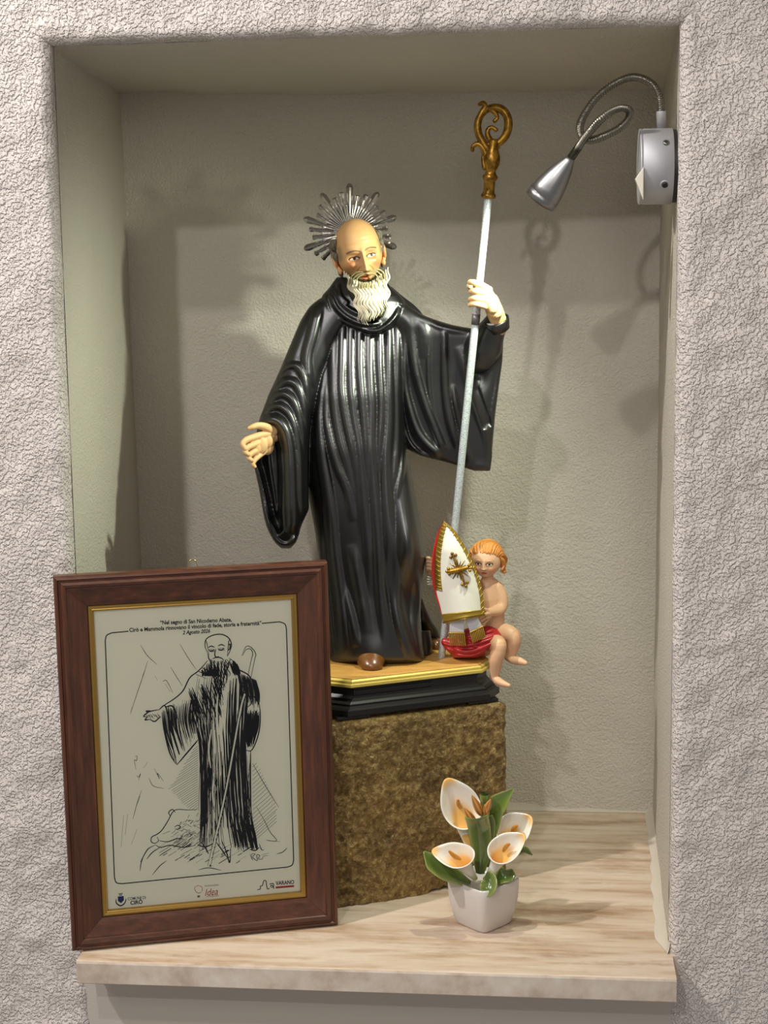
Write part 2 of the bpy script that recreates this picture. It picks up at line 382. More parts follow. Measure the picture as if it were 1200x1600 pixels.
# travertine shelf slab
def slab_shelf():
    x0, x1, y0, y1, t = .0008, .6535, -.0557, D - .002, .0276
    mb = MB(); n = 40
    st_ = [(y0, -t + .002, -.003), (y0 + .0009, -t + .001, -.0008), (y0 + .003, -t, 0), (-.001, -t, 0)] + [(y, -t, 0) for y in (.0, .03, .1, .2, .3, y1)]
    G = []
    for y, zb, zt in st_:
        xa = x0 if y < 0 else -.006 - .046 * y / D; xb = x1 if y < 0 else .660 + .012 * y / D
        G.append([(xa + (xb - xa) * i / n, y, zt) for i in range(n + 1)] + [(xb - (xb - xa) * i / n, y, zb) for i in range(n + 1)])
    mb.grid(np.array(G), close_v=True); k = 2 * n + 2; mb.f.append(tuple(range(k))); mb.f.append(tuple(reversed(range((len(st_) - 1) * k, len(st_) * k))))
    o = mb.build('marble_shelf', 'travertine', smooth=False); o.data.materials.append(M['travertine_edge'])
    for p in o.data.polygons:
        if p.normal.y < -.8: p.material_index = 1
    # cut back where it passes between the jambs: left and right ends stay visible only in front
    return tag(o, 'beige travertine slab shelf with brown bands across the floor of the niche', 'shelf')
slab_shelf()

# ================================================================== stone block
EX = np.array([.899, .438, 0.]); EN = np.array([-.438, .899, 0.]); EZ = np.array([0, 0, 1.])
def stone_block():
    Lb, Db, Hb = .262, .205, .2258
    c0 = np.array([.4685, .197, 0]) - EX * Lb
    bm = bmesh.new(); bmesh.ops.create_cube(bm, size=1)
    bmesh.ops.subdivide_edges(bm, edges=bm.edges, cuts=119, use_grid_fill=True)
    v = np.array([x.co[:] for x in bm.verts]) + .5
    # rounded edges
    L = np.array([Lb, Db, Hb]); q = v * L; r = .008
    inner = np.clip(q, [r, r, 0], L - [r, r, r]); dl = q - inner; ln = np.linalg.norm(dl, axis=1)
    k = ln > 1e-6; q[k] = inner[k] + dl[k] / ln[k][:, None] * r * np.minimum(1, ln[k] / r)[:, None] 
    nrm = (v - .5); s = np.abs(nrm) ** 12; nrm = np.sign(nrm) * s / (np.linalg.norm(s, axis=1)[:, None] + 1e-9)
    h = (vnoise(q * 22, 3) - .5) * .007 + (vnoise(q * 55, 4) - .5) * .0045 + (vnoise(q * 140, 5) - .5) * .0028 + (vnoise(q * 260, 6) - .5) * .0026
    h *= sstep(L[2] - q[:, 2], -.001, .006) * .85 + .15
    q = q + nrm * h[:, None]; q[:, 2] = np.clip(q[:, 2], 0, Hb)
    wv = c0 + q[:, :1] * EX + q[:, 1:2] * EN + q[:, 2:] * EZ
    for x, p in zip(bm.verts, wv): x.co = p
    me = bm_mesh(bm)
    tag(link_mesh('stone_block', me, 'stone'), 'rough brown stone block under the black plinth', 'stone')
stone_block()

# ================================================================== plinth of the statue
PC = np.array([.3286, .2335, 0]); ZP = .2735
def octo(hx, hy, ch, z, up=0):
    """outline of a rectangle with cut corners in the plinth's own axes"""
    p = [(-hx + ch, -hy), (hx - ch, -hy), (hx, -hy + ch), (hx, hy - ch), (hx - ch, hy), (-hx + ch, hy), (-hx, hy - ch), (-hx, -hy + ch)]
    return np.array([PC + EX * a + EN * b + EZ * z for a, b in p])
def stack(levels):
    mb = MB(); G = np.array([octo(*l) for l in levels]); mb.grid(G, close_v=True)
    mb.f.append(tuple(reversed(range(8)))); mb.f.append(tuple(range((len(levels) - 1) * 8, len(levels) * 8))); return mb
pl = thing('statue_plinth', 'black lacquered wooden plinth with cut corners and gold lip on the stone block', 'plinth', tuple(PC + EZ * .2265))
hx, hy, ch = .1125, .089, .022
stack([(hx - .001, hy - .001, ch, .2300), (hx, hy, ch, .2312), (hx, hy, ch, .2375), (hx - .003, hy - .003, ch, .2390), (hx - .0045, hy - .0045, ch, .2415),
       (hx - .004, hy - .004, ch, .2440), (hx - .006, hy - .006, ch, .2465), (hx - .010, hy - .010, ch, .2485), (hx - .012, hy - .012, ch, .252), (hx - .012, hy - .012, ch, .2600), (hx - .010, hy - .010, ch, .2612), (hx - .010, hy - .010, ch, .2630)]).build('base_moulding', 'black_wood', pl, smooth=False)
stack([(hx - .007, hy - .007, ch, .2630), (hx - .0065, hy - .0065, ch, .2638), (hx - .0065, hy - .0065, ch, .2665), (hx - .008, hy - .008, ch, .2672), (hx - .008, hy - .008, ch, .2700), (hx - .0095, hy - .0095, ch, .2718)]).build('gold_lip', 'gold_lip', pl, smooth=False)
stack([(hx - .010, hy - .010, ch, .2700), (hx - .010, hy - .010, ch, ZP - .0006), (hx - .011, hy - .011, ch, ZP)]).build('top_board', 'plinth_top', pl, smooth=False)
for sx in (-1, 1):
    for sy in (-1, 1):
        mb = MB(); c = PC + EX * sx * (hx - .030) + EN * sy * (hy - .012) + EZ * .2285
        mb.box(c, (.040, .020, .0042), np.stack([EX, EN, EZ], 1)); mb.build('foot', 'black_wood', pl, smooth=False, bevel=.001)
mb = MB()   # raised panel on the front face
for a0, a1 in ((-.075, .06),):
    for k, (e, dz) in enumerate(((0, .0), (.004, .0012))):
        pass
    c = PC - EN * (hy - .0115) + EX * (-.030) + EZ * .2555
    mb.box(c, (.098, .0022, .0062), np.stack([EX, EN, EZ], 1))
mb.build('raised_panel', 'black_wood', pl, smooth=False, bevel=.0009)

# ================================================================== the saint's statue
YS = .238
st = thing('saint_statue', 'painted statue of a bald bearded monk in a black robe with a silver halo', 'statue', (.312, .24, ZP))
def seg_ridge(U, V, pts, wid, amp, taper=.12, n=26):
    """rounded ridge along a curve, in picture pixels; profile (1-(d/w)^2)"""
    p = spline(pts, n); best = np.full(U.shape, 1e9); tt = np.zeros(U.shape)
    for i in range(n - 1):
        a, b = p[i], p[i + 1]; ab = b - a; L = ab.dot(ab) + 1e-9
        t = np.clip(((U - a[0]) * ab[0] + (V - a[1]) * ab[1]) / L, 0, 1)
        d = np.hypot(U - a[0] - t * ab[0], V - a[1] - t * ab[1]); k = d < best
        best[k] = d[k]; tt[k] = (i + t[k]) / (n - 1)
    w_ = wid[0] + (wid[1] - wid[0]) * tt if isinstance(wid, tuple) else wid
    ta, tb_ = taper if isinstance(taper, tuple) else (taper, taper)
    e = np.clip(tt / ta, 0, 1) * np.clip((1 - tt) / tb_, 0, 1) if taper else 1.
    return amp * np.clip(1 - (best / w_) ** 2, 0, 1) * (e ** .75 if taper else 1.)
def ridges(U, V, rs):
    h = np.zeros(U.shape)
    for r in rs: h = np.maximum(h, seg_ridge(U, V, *r))
    return h
def inside(U, V, poly, soft):
    """0 outside, rising to 1 at 'soft' pixels inside the outline"""
    p = np.array(poly, float); n = len(p); ins = np.zeros(U.shape, bool); dist = np.full(U.shape, 1e9)
    for i in range(n):
        a, b = p[i], p[(i + 1) % n]
        c = ((a[1] > V) != (b[1] > V)); x = (b[0] - a[0]) * (V - a[1]) / (b[1] - a[1] + 1e-9) + a[0]; ins ^= c & (U < x)
        ab = b - a; t = np.clip(((U - a[0]) * ab[0] + (V - a[1]) * ab[1]) / ab.dot(ab), 0, 1)
        dist = np.minimum(dist, np.hypot(U - a[0] - t * ab[0], V - a[1] - t * ab[1]))
    return np.where(ins, sstep(dist, 0, soft), 0)
def loft(mb, rows, disp=None, nr=260, m=300, e=.82, ripple=0, k=14):
    """rows: (v, left, right, y centre, half thickness front, back) in pixels except y; stacked into one closed body"""
    R = np.array(rows, float); R[:, 0] += np.arange(len(R)) * 1e-4
    t = np.linspace(0, 1, nr); V0 = R[0, 0] + (R[-1, 0] - R[0, 0]) * t
    q = [np.interp(V0, R[:, 0], R[:, i]) for i in range(1, 6)]
    ker = np.ones(9) / 9
    q = [np.r_[a[:4], np.convolve(a, ker, 'valid'), a[-4:]] for a in q]
    Lf, Rt, yc, tf, tb = [a[:, None] for a in q]
    cap = np.sqrt(np.clip(1 - (np.clip(.02 - np.minimum(t, 1 - t), 0, .02) / .02) ** 2, .02, 1))[:, None]
    th = np.arange(m)[None, :] * 2 * PI / m
    c, s = np.cos(th), np.sin(th); cx = np.sign(c) * np.abs(c) ** e; sx = np.sign(s) * np.abs(s) ** e
    U = (Lf + Rt) / 2 + (Rt - Lf) / 2 * cx * np.ones_like(cap); V = V0[:, None] * np.ones_like(U)
    dep = np.where(sx > 0, tf * sx, tb * sx) * cap
    if disp is not None: dep = dep + disp(U, V) * np.clip(s * 2.2, 0, 1) * cap
    if ripple: dep = dep + ripple * np.cos(th * k + V * .02) * (s < 0.2)
    G = PA(U, V, yc - dep * PX)
    n0 = len(mb.v); mb.grid(G, close_v=True)
    mb.f.append(tuple(n0 + j for j in range(m))); mb.f.append(tuple(n0 + (nr - 1) * m + j for j in reversed(range(m))))

body_rows = [(448, 535, 612, .248, 20, 26), (462, 518, 628, .249, 22, 34), (478, 506, 650, .249, 25, 40), (500, 496, 668, .247, 28, 44), (530, 490, 660, .244, 37, 46), (570, 489, 640, .240, 48, 46),
             (620, 484, 632, .236, 60, 46), (700, 474, 634, .233, 67, 46), (745, 476, 644, .232, 66, 47), (793, 485, 653, .230, 65, 48), (836, 493, 661, .229, 64, 50),
             (867, 497, 666, .228, 63, 52), (899, 501, 661, .228, 61, 54), (931, 505, 658, .228, 60, 56), (960, 508, 657, .227, 61, 60), (1000, 512, 660, .226, 62, 64), (1030, 514, 664, .225, 62, 64), (1040, 514, 664, .225, 62, 64)]
body_r = [
    ([(508, 560), (500, 612), (497, 655), (502, 709), (510, 759), (516, 804), (521, 868), (532, 953), (538, 1030)], (8, 13), 10, (.25, .1)),
    ([(509, 575), (508, 644), (515, 687), (528, 731), (543, 768), (552, 815)], (8, 8), 8, (.3, .35)),
    ([(523, 480), (521, 560), (522, 630), (531, 687), (545, 735), (556, 790)], (10, 9), 7, (.05, .3)),
    ([(536, 480), (534, 553), (533, 605), (539, 648), (549, 695), (560, 755), (570, 840)], (9, 9), 9, (.05, .35)),
    ([(549, 480), (548, 581), (552, 644), (561, 698), (567, 759), (574, 830), (584, 930)], (9, 10), 7.5, (.05, .35)),
    ([(563, 480), (562, 568), (565, 612), (570, 670), (575, 740), (583, 800)], (9.5, 8), 9.5, (.05, .35)),
    ([(578, 480), (577, 568), (580, 633), (580, 698), (585, 760), (590, 825), (597, 931), (610, 1016)], (9.5, 12), 8, (.05, .15)),
    ([(592, 480), (593, 560), (597, 633), (594, 700), (594, 760)], (9, 8), 9, (.05, .35)),
    ([(606, 480), (608, 568), (609, 655), (604, 720), (605, 800), (613, 900), (630, 985), (652, 1038)], (9.5, 14), 10, (.05, .1)),
    ([(619, 480), (622, 590), (623, 677), (618, 730), (608, 790)], (8.5, 7), 7, (.05, .35)),
    ([(632, 600), (633, 680), (628, 735), (614, 790)], 6, 6, (.2, .3)),
    ([(527, 900), (545, 960), (556, 1012)], 10, 6, .3), ([(548, 850), (562, 920), (575, 990)], 10, 5, .3),
    ([(493, 820), (503, 900), (514, 980), (522, 1036)], 9, 7, .2), ([(658, 900), (650, 960), (660, 1030)], 10, 6, .2),
]
def body_disp(U, V):
    h = ridges(U, V, body_r)
    knee = 30 * np.exp(-(((U - 641) / 21) ** 2 + ((V - 852) / 46) ** 2)) + 12 * np.exp(-(((U - 632) / 17) ** 2 + ((V - 790) / 60) ** 2))
    cav = -14 * np.exp(-(((U - 648) / 18) ** 2 + ((V - 945) / 30) ** 2)) - 9 * np.exp(-(((U - 612) / 10) ** 2 + ((V - 900) / 45) ** 2)) - 8 * np.exp(-(((U - 640) / 22) ** 2 + ((V - 930) / 30) ** 2))
    shoe = 5 * np.exp(-(((U - 580) / 24) ** 2 + ((V - 1020) / 26) ** 2))
    return h * .95 + knee + cav + shoe
mb = MB(); loft(mb, body_rows, body_disp, 330, 420, ripple=2.5)
# trailing rear hem at the right
loft(mb, [(935, 650, 661, .262, 10, 10), (950, 648, 666, .268, 14, 14), (970, 645, 675, .275, 16, 16), (985, 640, 686, .283, 18, 18), (998, 638, 688, .285, 18, 18)], None, 60, 90)
loft(mb, [(985, 600, 672, .245, 20, 30), (1010, 600, 676, .245, 22, 30), (1026, 600, 674, .243, 22, 30)], None, 50, 90)
# left hem flare
loft(mb, [(960, 500, 530, .232, 20, 20), (1000, 508, 545, .224, 22, 20), (1037, 515, 560, .214, 24, 22)], lambda U, V: ridges(U, V, [([(525, 960), (530, 1000), (520, 1035)], 7, 5), ([(540, 980), (548, 1010), (545, 1036)], 6, 5)]), 60, 120)

# sleeve at the viewer's left, with the wide mouth of the cuff
mouth = [(420, 664), (433, 674), (440, 700), (443, 750), (442, 800), (444, 830), (434, 838), (421, 812), (413, 775), (404, 738), (399, 722), (404, 690)]
sl_r = [([(480, 470), (466, 510), (452, 548), (440, 590)], 20, 5, .3), ([(497, 475), (488, 520), (479, 560), (484, 605)], (11, 9), 8, .15),
        ([(430, 590), (444, 574), (462, 571), (474, 586), (480, 612), (483, 650)], (7, 8), 9, (.1, .25)), ([(424, 612), (444, 596), (462, 600), (472, 622), (478, 655), (478, 690)], (8, 7), 8, (.1, .3)),
        ([(417, 630), (437, 615), (455, 622), (466, 644), (473, 678), (474, 715)], (7.5, 7), 8, (.1, .3)),
        ([(411, 646), (429, 634), (446, 640), (459, 662), (467, 705), (469, 760), (468, 810)], (7, 8), 8, (.1, .15)),
        ([(404, 664), (424, 655), (441, 664), (451, 690), (455, 740), (456, 790), (459, 834)], (10, 13), 14, .05),
        ([(397, 726), (406, 770), (414, 803), (425, 835), (438, 850), (452, 851), (464, 838)], (3.5, 6), 8, .04),
        ([(418, 690), (421, 730), (428, 775), (433, 812)], 4, 4)]
def sl_disp(U, V): return ridges(U, V, sl_r) - 34 * inside(U, V, mouth, 9)
loft(mb, [(466, 500, 560, .236, 20, 24), (478, 484, 560, .235, 26, 26), (500, 470, 545, .233, 30, 28), (523, 460, 530, .230, 32, 30), (581, 436, 505, .222, 34, 30), (618, 419, 495, .214, 34, 30), (640, 411, 490, .210, 34, 30),
          (652, 406, 486, .208, 34, 32), (668, 402, 484, .205, 34, 34), (700, 398, 482, .202, 34, 38), (729, 397, 482, .200, 34, 38), (765, 405, 482, .199, 32, 38), (795, 410, 483, .198, 30, 34), (806, 412, 478, .198, 29, 32),
          (823, 416, 470, .198, 28, 28), (837, 423, 467, .198, 25, 25), (849, 430, 462, .198, 20, 20), (857, 440, 453, .198, 10, 10)], sl_disp, 300, 360)
# sleeve at the viewer's right
sr_r = [([(637, 495), (646, 563), (656, 606), (668, 642), (680, 672), (694, 708)], (8, 8), 8, (.3, .08)), ([(629, 520), (630, 591), (639, 638), (656, 681), (688, 714)], (8, 9), 10, (.2, .05)),
        ([(672, 512), (669, 560), (671, 610), (678, 660)], (3.5, 4), 3.5, .3), ([(660, 498), (664, 530), (660, 560)], 9, 4, .4), ([(694, 508), (694, 560), (696, 610), (703, 657), (719, 704)], (6, 9), 7, (.2, .08)),
        ([(627, 630), (634, 680), (652, 706), (672, 716)], 5, 7, .15),
        ([(718, 540), (730, 585), (746, 635), (762, 680), (767, 715)], (10, 12), 6, .2), ([(787, 525), (783, 580), (773, 640), (768, 705)], 6, 6, .1), ([(706, 600), (716, 650), (728, 700), (736, 725)], (5, 7), 5, .2),
        ([(640, 478), (670, 495), (700, 508), (740, 512)], 12, 5, .3)]
def sr_disp(U, V):
    dark = np.exp(-(seg_ridge(U, V, [(700, 520), (703, 600), (712, 660)], 9, 0)))
    v1 = -9 * seg_ridge(U, V, [(738, 600), (752, 640), (762, 670)], 9, 1.) - 14 * np.exp(-(((U - 748) / 14) ** 2 + ((V - 575) / 30) ** 2))
    return ridges(U, V, sr_r) + v1
loft(mb, [(468, 600, 626, .240, 14, 18), (480, 600, 642, .238, 24, 26), (492, 600, 660, .237, 29, 30), (503, 604, 690, .236, 30, 32), (511, 610, 720, .234, 29, 32), (516, 614, 762, .232, 28, 32), (524, 618, 787, .231, 28, 32),
          (565, 620, 785, .231, 27, 32), (600, 624, 780, .232, 26, 32), (647, 626, 774, .233, 26, 32), (681, 628, 771, .234, 25, 30), (703, 637, 769, .234, 23, 28), (714, 662, 769, .233, 19, 24),
          (720, 690, 768, .232, 16, 20), (729, 720, 767, .231, 14, 16), (736, 742, 766, .230, 8, 8)], sr_disp, 300, 420)
mb.tube([P(748, 552, .226), P(758, 535, .214), P(767, 519, .204), P(776, 503, .194)], [.024, .022, .0168, .0138], 28)
# cowl
co_r = [([(506, 462), (513, 486), (533, 505), (562, 516), (592, 517), (615, 500), (628, 478)], 6, 11, .1), ([(515, 455), (525, 480), (545, 498), (570, 507), (596, 505)], 4.5, 8),
        ([(522, 450), (535, 474), (555, 488), (575, 494)], 4, 7), ([(626, 470), (632, 485), (622, 503), (604, 515)], 5, 8), ([(527, 440), (532, 462), (545, 476)], 4, 6)]
loft(mb, [(433, 526, 600, .242, 18, 34), (440, 521, 604, .241, 24, 38), (450, 514, 612, .240, 30, 40), (462, 503, 626, .239, 37, 42), (472, 503, 634, .239, 41, 44), (485, 507, 634, .239, 44, 44), (498, 522, 628, .238, 46, 44), (508, 540, 620, .237, 45, 40), (516, 560, 608, .237, 42, 30), (521, 574, 598, .237, 37, 20)],
     lambda U, V: ridges(U, V, co_r) * .9, 180, 300)
for i, v in enumerate(mb.v):
    if v[2] < ZP + .0003: mb.v[i] = (v[0], v[1], ZP + .0003)
robe = mb.build('robe', 'robe', st, remesh=.00105, smoothit=4); bake(robe)
# cavity for the wrist is left to the cuff ring
tag(robe, 'glossy black robe with deep vertical folds and wide sleeves')
mb = MB()
c = P(776, 503, .192); ax = P(767, 474, .182) - c; ax /= np.linalg.norm(ax)
mb.lathe([(.0108, -.004), (.0122, .0015), (.0124, .004), (.0113, .0045), (.0105, .002)], c, ax, 28); mb.build('cuff', 'cuff', st)
mb = MB(); mb.lathe([(.0128, -.010), (.0148, -.001), (.0152, .0028), (.0138, .0036), (.0130, -.001)], c, ax, 28); mb.build('sleeve_rim', 'robe', st)
# shoe
mb = MB(); mb.tube([P(579, 1012, .200), P(580, 1030, .176), P(581, 1038, .1715)], [.012, .0150, .0120], 24)
for i, v in enumerate(mb.v): mb.v[i] = (v[0] + (v[0] - .309) * .12, v[1], max(ZP + (v[2] - ZP) * .72, ZP + .0002))
mb.build('shoe', 'shoe', st)
mb = MB(); mb.tube([P(664, 1006, .280), P(672, 1008, .272), P(682, 1008, .268)], [.009, .010, .008], 20)
for i, v in enumerate(mb.v): mb.v[i] = (v[0], v[1], max(v[2], ZP + .0002))
mb.build('shoe', 'shoe', st)

# ---- hands
def chain(mb, pts, n=12):
    p = np.array([P(u, v, y) for u, v, y, r in pts]); r = np.array([q[3] for q in pts]) * PX
    k = 5 * len(pts); t = np.linspace(0, 1, len(pts)); tt = np.linspace(0, 1, k)
    mb.tube(spline(p, k), np.interp(tt, t, r), n)
mb = MB()   # open hand, palm up, at the viewer's left
chain(mb, [(448, 676, .205, 11), (436, 677, .196, 11), (427, 680, .188, 11.5), (420, 685, .182, 10)], 18)
mb.ball(P(413, 689, .1765), (.0115, .0062, .0105)); mb.ball(P(417, 698, .179), (.0085, .0055, .0100)); mb.ball(P(403, 696, .1685), (.0120, .0048, .0115)); mb.ball(P(396, 700, .1635), (.0080, .0040, .0115))
chain(mb, [(427, 674, .182, 8), (414, 667, .172, 6.6), (403, 665, .165, 5.2), (395, 667, .160, 4.5), (389, 669, .158, 3.2)])
for pts in ([(424, 677, .180, 6.5), (408, 680, .170, 6), (394, 684, .160, 5.4), (384, 688, .153, 5), (379, 694, .149, 4.6), (383, 701, .149, 3.8)],
            [(424, 682, .180, 6.5), (408, 690, .170, 6), (396, 695, .160, 5.2), (386, 700, .153, 4.8), (383, 706, .150, 4.3), (388, 710, .151, 3.6)],
            [(424, 688, .181, 6), (410, 698, .172, 5.6), (400, 704, .163, 5), (391, 710, .156, 4.5), (388, 715, .153, 4), (393, 719, .154, 3.4)],
            [(424, 692, .182, 5.6), (413, 705, .175, 5), (405, 712, .167, 4.4), (398, 719, .160, 4), (395, 725, .157, 3.6), (398, 729, .158, 3)]): chain(mb, pts)
tag(mb.build('open_hand', 'hand_skin', st, remesh=.0005, smoothit=3), 'open hand held out with the palm up')
mb = MB()   # hand closed round the staff
YH = .1775
chain(mb, [(779, 512, YH + .018, 13.5), (777, 497, YH + .008, 13), (772, 484, YH + .001, 13.5), (767, 470, YH - .006, 12)], 20)
chain(mb, [(774, 488, YH - .004, 11), (768, 470, YH - .007, 9), (762, 457, YH - .008, 8), (757, 450, YH - .008, 6.5)], 16)
chain(mb, [(770, 482, YH - .010, 9), (764, 472, YH - .013, 8), (762, 466, YH - .013, 7)], 16)
for (a, b, c_, d, r) in (((764, 453), (753, 446), (742, 442), (735, 441), 5.4), ((767, 463), (755, 458), (744, 455), (737, 455), 5.4), ((768, 472), (756, 468), (744, 466), (736, 467), 5.2), ((767, 481), (756, 478), (744, 475), (735, 476), 4.8)):
    chain(mb, [(*a, YH - .010, r + .7), (*b, YH - .0150, r), (*c_, YH - .0195, r - .5), (*d, YH - .0120, r - 1.1), (d[0] - 1, d[1] + 1, YH - .007, r - 1.6)])
chain(mb, [(768, 474, YH + .002, 7), (757, 464, YH + .009, 6), (744, 455, YH + .012, 5), (735, 449, YH + .006, 4.2), (732, 447, YH + .001, 3.2)])
tag(mb.build('gripping_hand', 'hand_skin', st, remesh=.0005, smoothit=3), 'raised hand closed round the silver staff')

# ---- head
HC = P(561, 394, .226); HS = .00073
qh = Quaternion((0, 1, 0), math.radians(-11)) @ Quaternion((0, 0, 1), math.radians(14)) @ Quaternion((1, 0, 0), math.radians(4))
HR = np.array(qh.to_matrix())
def head(HC, HR, HS, skin='man'):
    """a, b, c: right, up, back in head units (half height 54)"""
    n1, n2 = 240, 300
    th = np.linspace(.01, PI - .01, n1)[:, None]; ph = np.arange(n2)[None, :] * 2 * PI / n2
    x = np.sin(th) * np.cos(ph); y = np.sin(th) * np.sin(ph); z = np.cos(th) * np.ones_like(ph)
    man = skin == 'man'
    if man:
        wd = 36.5 * (1 - .20 * sstep(-z, .15, 1.0)) * (1 + .07 * np.exp(-((z - .72) / .25) ** 2)); a = x * wd; b = z * 54; c = y * np.where(y < 0, 40, 46) * (1 - .12 * sstep(-z, .2, 1))
    else:
        wd = 38 * (1 - .12 * sstep(-z, .3, 1.0)); a = x * wd; b = z * 46; c = y * np.where(y < 0, 37, 40)
    front = sstep(-y, .05, .45)
    g = lambda a0, b0, wa, wb: np.exp(-((a - a0) / wa) ** 2 - ((b - b0) / wb) ** 2)
    f = np.zeros_like(a)
    if man:
        for s in (-1, 1):
            f += 3.6 * g(s * 13, 4, 11, 4.5) - 9 * g(s * 14, -6.5, 8.5, 6) + 4.6 * g(s * 14, -7, 5.2, 3.4) + 1.4 * g(s * 14, -3.2, 7.5, 1.3) + 1.2 * g(s * 14, -12, 7, 2)
            f += 3.4 * g(s * 21, -17, 8, 6) - 3. * g(s * 20, -30, 7, 7) + 4.2 * g(s * 5.4, -27, 3.6, 3.2)
            f -= 1.8 * np.exp(-((a - s * (9 + (-24 - b) * .7)) / 1.8) ** 2) * sstep(b, -38, -34) * sstep(-b, 20, 24)
        nb = np.clip((4 - b) / 32, 0, 1); f += (3.5 + 14.5 * nb ** 1.1) * np.exp(-(np.abs(a) / (3.4 + 2.6 * nb)) ** 2) * sstep(b, -33, -28) * sstep(-b, -12, 0)
        f += 3.0 * g(0, -36, 10, 2.2) + 3.4 * g(0, -42.5, 8, 2.6) - 2.2 * g(0, -39.2, 9, .9) + 1.2 * g(0, 25, 26, 12)
        f -= .5 * np.cos(b * .9) * g(0, 17, 22, 7)
    else:
        for s in (-1, 1):
            f += 1.6 * g(s * 13, 5, 9, 4) - 3.6 * g(s * 14, -4, 7, 5) + 3.4 * g(s * 14, -4.5, 5.4, 3.6) + .9 * g(s * 14, .0, 6.5, 1.2) + 3.4 * g(s * 19, -20, 9, 8) + 2.2 * g(s * 4, -16.5, 3, 2.6)
        nb = np.clip((2 - b) / 18, 0, 1); f += (1 + 7.5 * nb) * np.exp(-(np.abs(a) / (3.2 + 1.6 * nb)) ** 2) * sstep(b, -21, -16) * sstep(-b, -9, 0)
        f += 2.4 * g(0, -25.5, 6.5, 1.9) + 2.6 * g(0, -30, 5.5, 2.1) - 1.9 * g(0, -27.6, 7, .8) + 3.2 * g(0, -39, 9, 5)
    f *= front; c = c - f
    G = HC + (np.stack([a, c, b], -1) * HS) @ HR.T
    # paint
    base = lcol((208, 162, 108)) if man else lcol((216, 174, 138))
    col = np.ones(a.shape + (3,)) * base
    def mixin(mask, cc): 
        nonlocal col
        mask = (np.clip(mask, 0, 1) * front)[..., None]; col = col * (1 - mask) + lcol(cc) * mask
    eb = -7 if man else -4.5
    for s in (-1, 1):
        mixin(.55 * g(s * 21, -18 if man else -21, 9, 8), (206, 110, 70) if man else (222, 130, 100))
        mixin(.62 * g(s * 14, eb, 10, 6.5), (170, 102, 62))
        if man: br = 3.2 + 2.2 * (1 - ((a - s * 14) / 10) ** 2)
        else: br = 7 + 2.5 * (1 - ((a - s * 14) / 9) ** 2)
        mixin(np.exp(-((b - br) / (1.15 if man else .9)) ** 2) * (np.abs(a - s * 14) < 10.5) * (.95 if man else .6), (64, 42, 26) if man else (158, 104, 56))
        ew, eh = (7.0, 2.6) if man else (7.2, 3.9)
        e = ((a - s * 14) / ew) ** 2 + ((b - eb) / eh) ** 2
        mixin(sstep(-e, -1.75, -1.35), (92, 54, 34)); mixin(sstep(-e, -1.1, -.9), (212, 190, 160))
        e2 = ((a - s * 14 - (.6 if man else 0)) / (2.7 if man else 3.2)) ** 2 + ((b - eb - .3) / 2.6) ** 2
        mixin(sstep(-e2, -1.1, -.8) * (e < 1.1), (74, 42, 24)); mixin(sstep(-e2, -.4, -.2) * (e < 1.1), (16, 12, 10))
        mixin((e > .7) * (e < 1.7) * (b > eb + .3) * 1., (48, 28, 18))
        if man: mixin(.6 * np.exp(-((a - s * (10 + (-24 - b) * .75)) / 1.1) ** 2) * (b < -20) * (b > -36), (150, 92, 50))
        mixin(.55 * np.exp(-((b - eb + 5.5 + .05 * (a - s * 14) ** 2 * -.3) / 1.0) ** 2) * (np.abs(a - s * 14) < 8), (164, 102, 62))
    lb = -39.4 if man else -27.8
    lw = 7.6 if man else 7.5
    mixin(sstep(-((a / lw) ** 2 + ((b - lb) / (4.2 if man else 3.6)) ** 2), -1.2, -.7), (216, 122, 82) if man else (206, 108, 90))
    mixin(np.exp(-((b - lb) / .8) ** 2) * (np.abs(a) < lw), (120, 40, 26))
    if man:
        mixin(.8 * sstep(-b + .25 * np.abs(a), 33, 42) * (1 - g(0, -39.5, 12, 6)), (140, 128, 88)); mixin(.5 * g(0, -33, 11, 2.5), (128, 112, 72))
        mixin(.7 * sstep(np.abs(a), 20, 29) * sstep(-b, 15, 24), (142, 124, 84)); mixin(.75 * sstep(np.abs(a), 27, 34) * sstep(-np.abs(b - 4), -16, -8), (120, 108, 82))
    return G, col
G, col = head(HC, HR, HS)
mb = MB(); mb.grid(G, close_v=True, col=col)
hd = mb.build('head', 'skin', st); tag(hd, 'bald head with narrow face, turned a little to the right')
def Hp(a, b, c): return HC + HR @ (np.array([a, c, b]) * HS)
for s in (-1, 1):
    mb = MB(); R_ = HR @ np.array(Quaternion((0, 0, 1), s * .35).to_matrix())
    earc = lcol((214, 156, 104)); pts = spline([Hp(s * 35, -24, 0), Hp(s * 40, -14, 3), Hp(s * 42, -3, 7), Hp(s * 40, 5, 5), Hp(s * 36.5, 2, -3)], 16)
    mb.tube(pts, np.linspace(3, 2.6, 16) * HS, 10, col=earc); mb.ball(Hp(s * 38, -9, 4), np.array([2.6, 7.5, 12]) * HS, 12, R_, col=lcol((176, 108, 66)))
    mb.ball(Hp(s * 36, -24, 0), np.array([3.4, 4, 5]) * HS, 12, R_, col=earc)
    mb.build('ear', 'skin', hd)
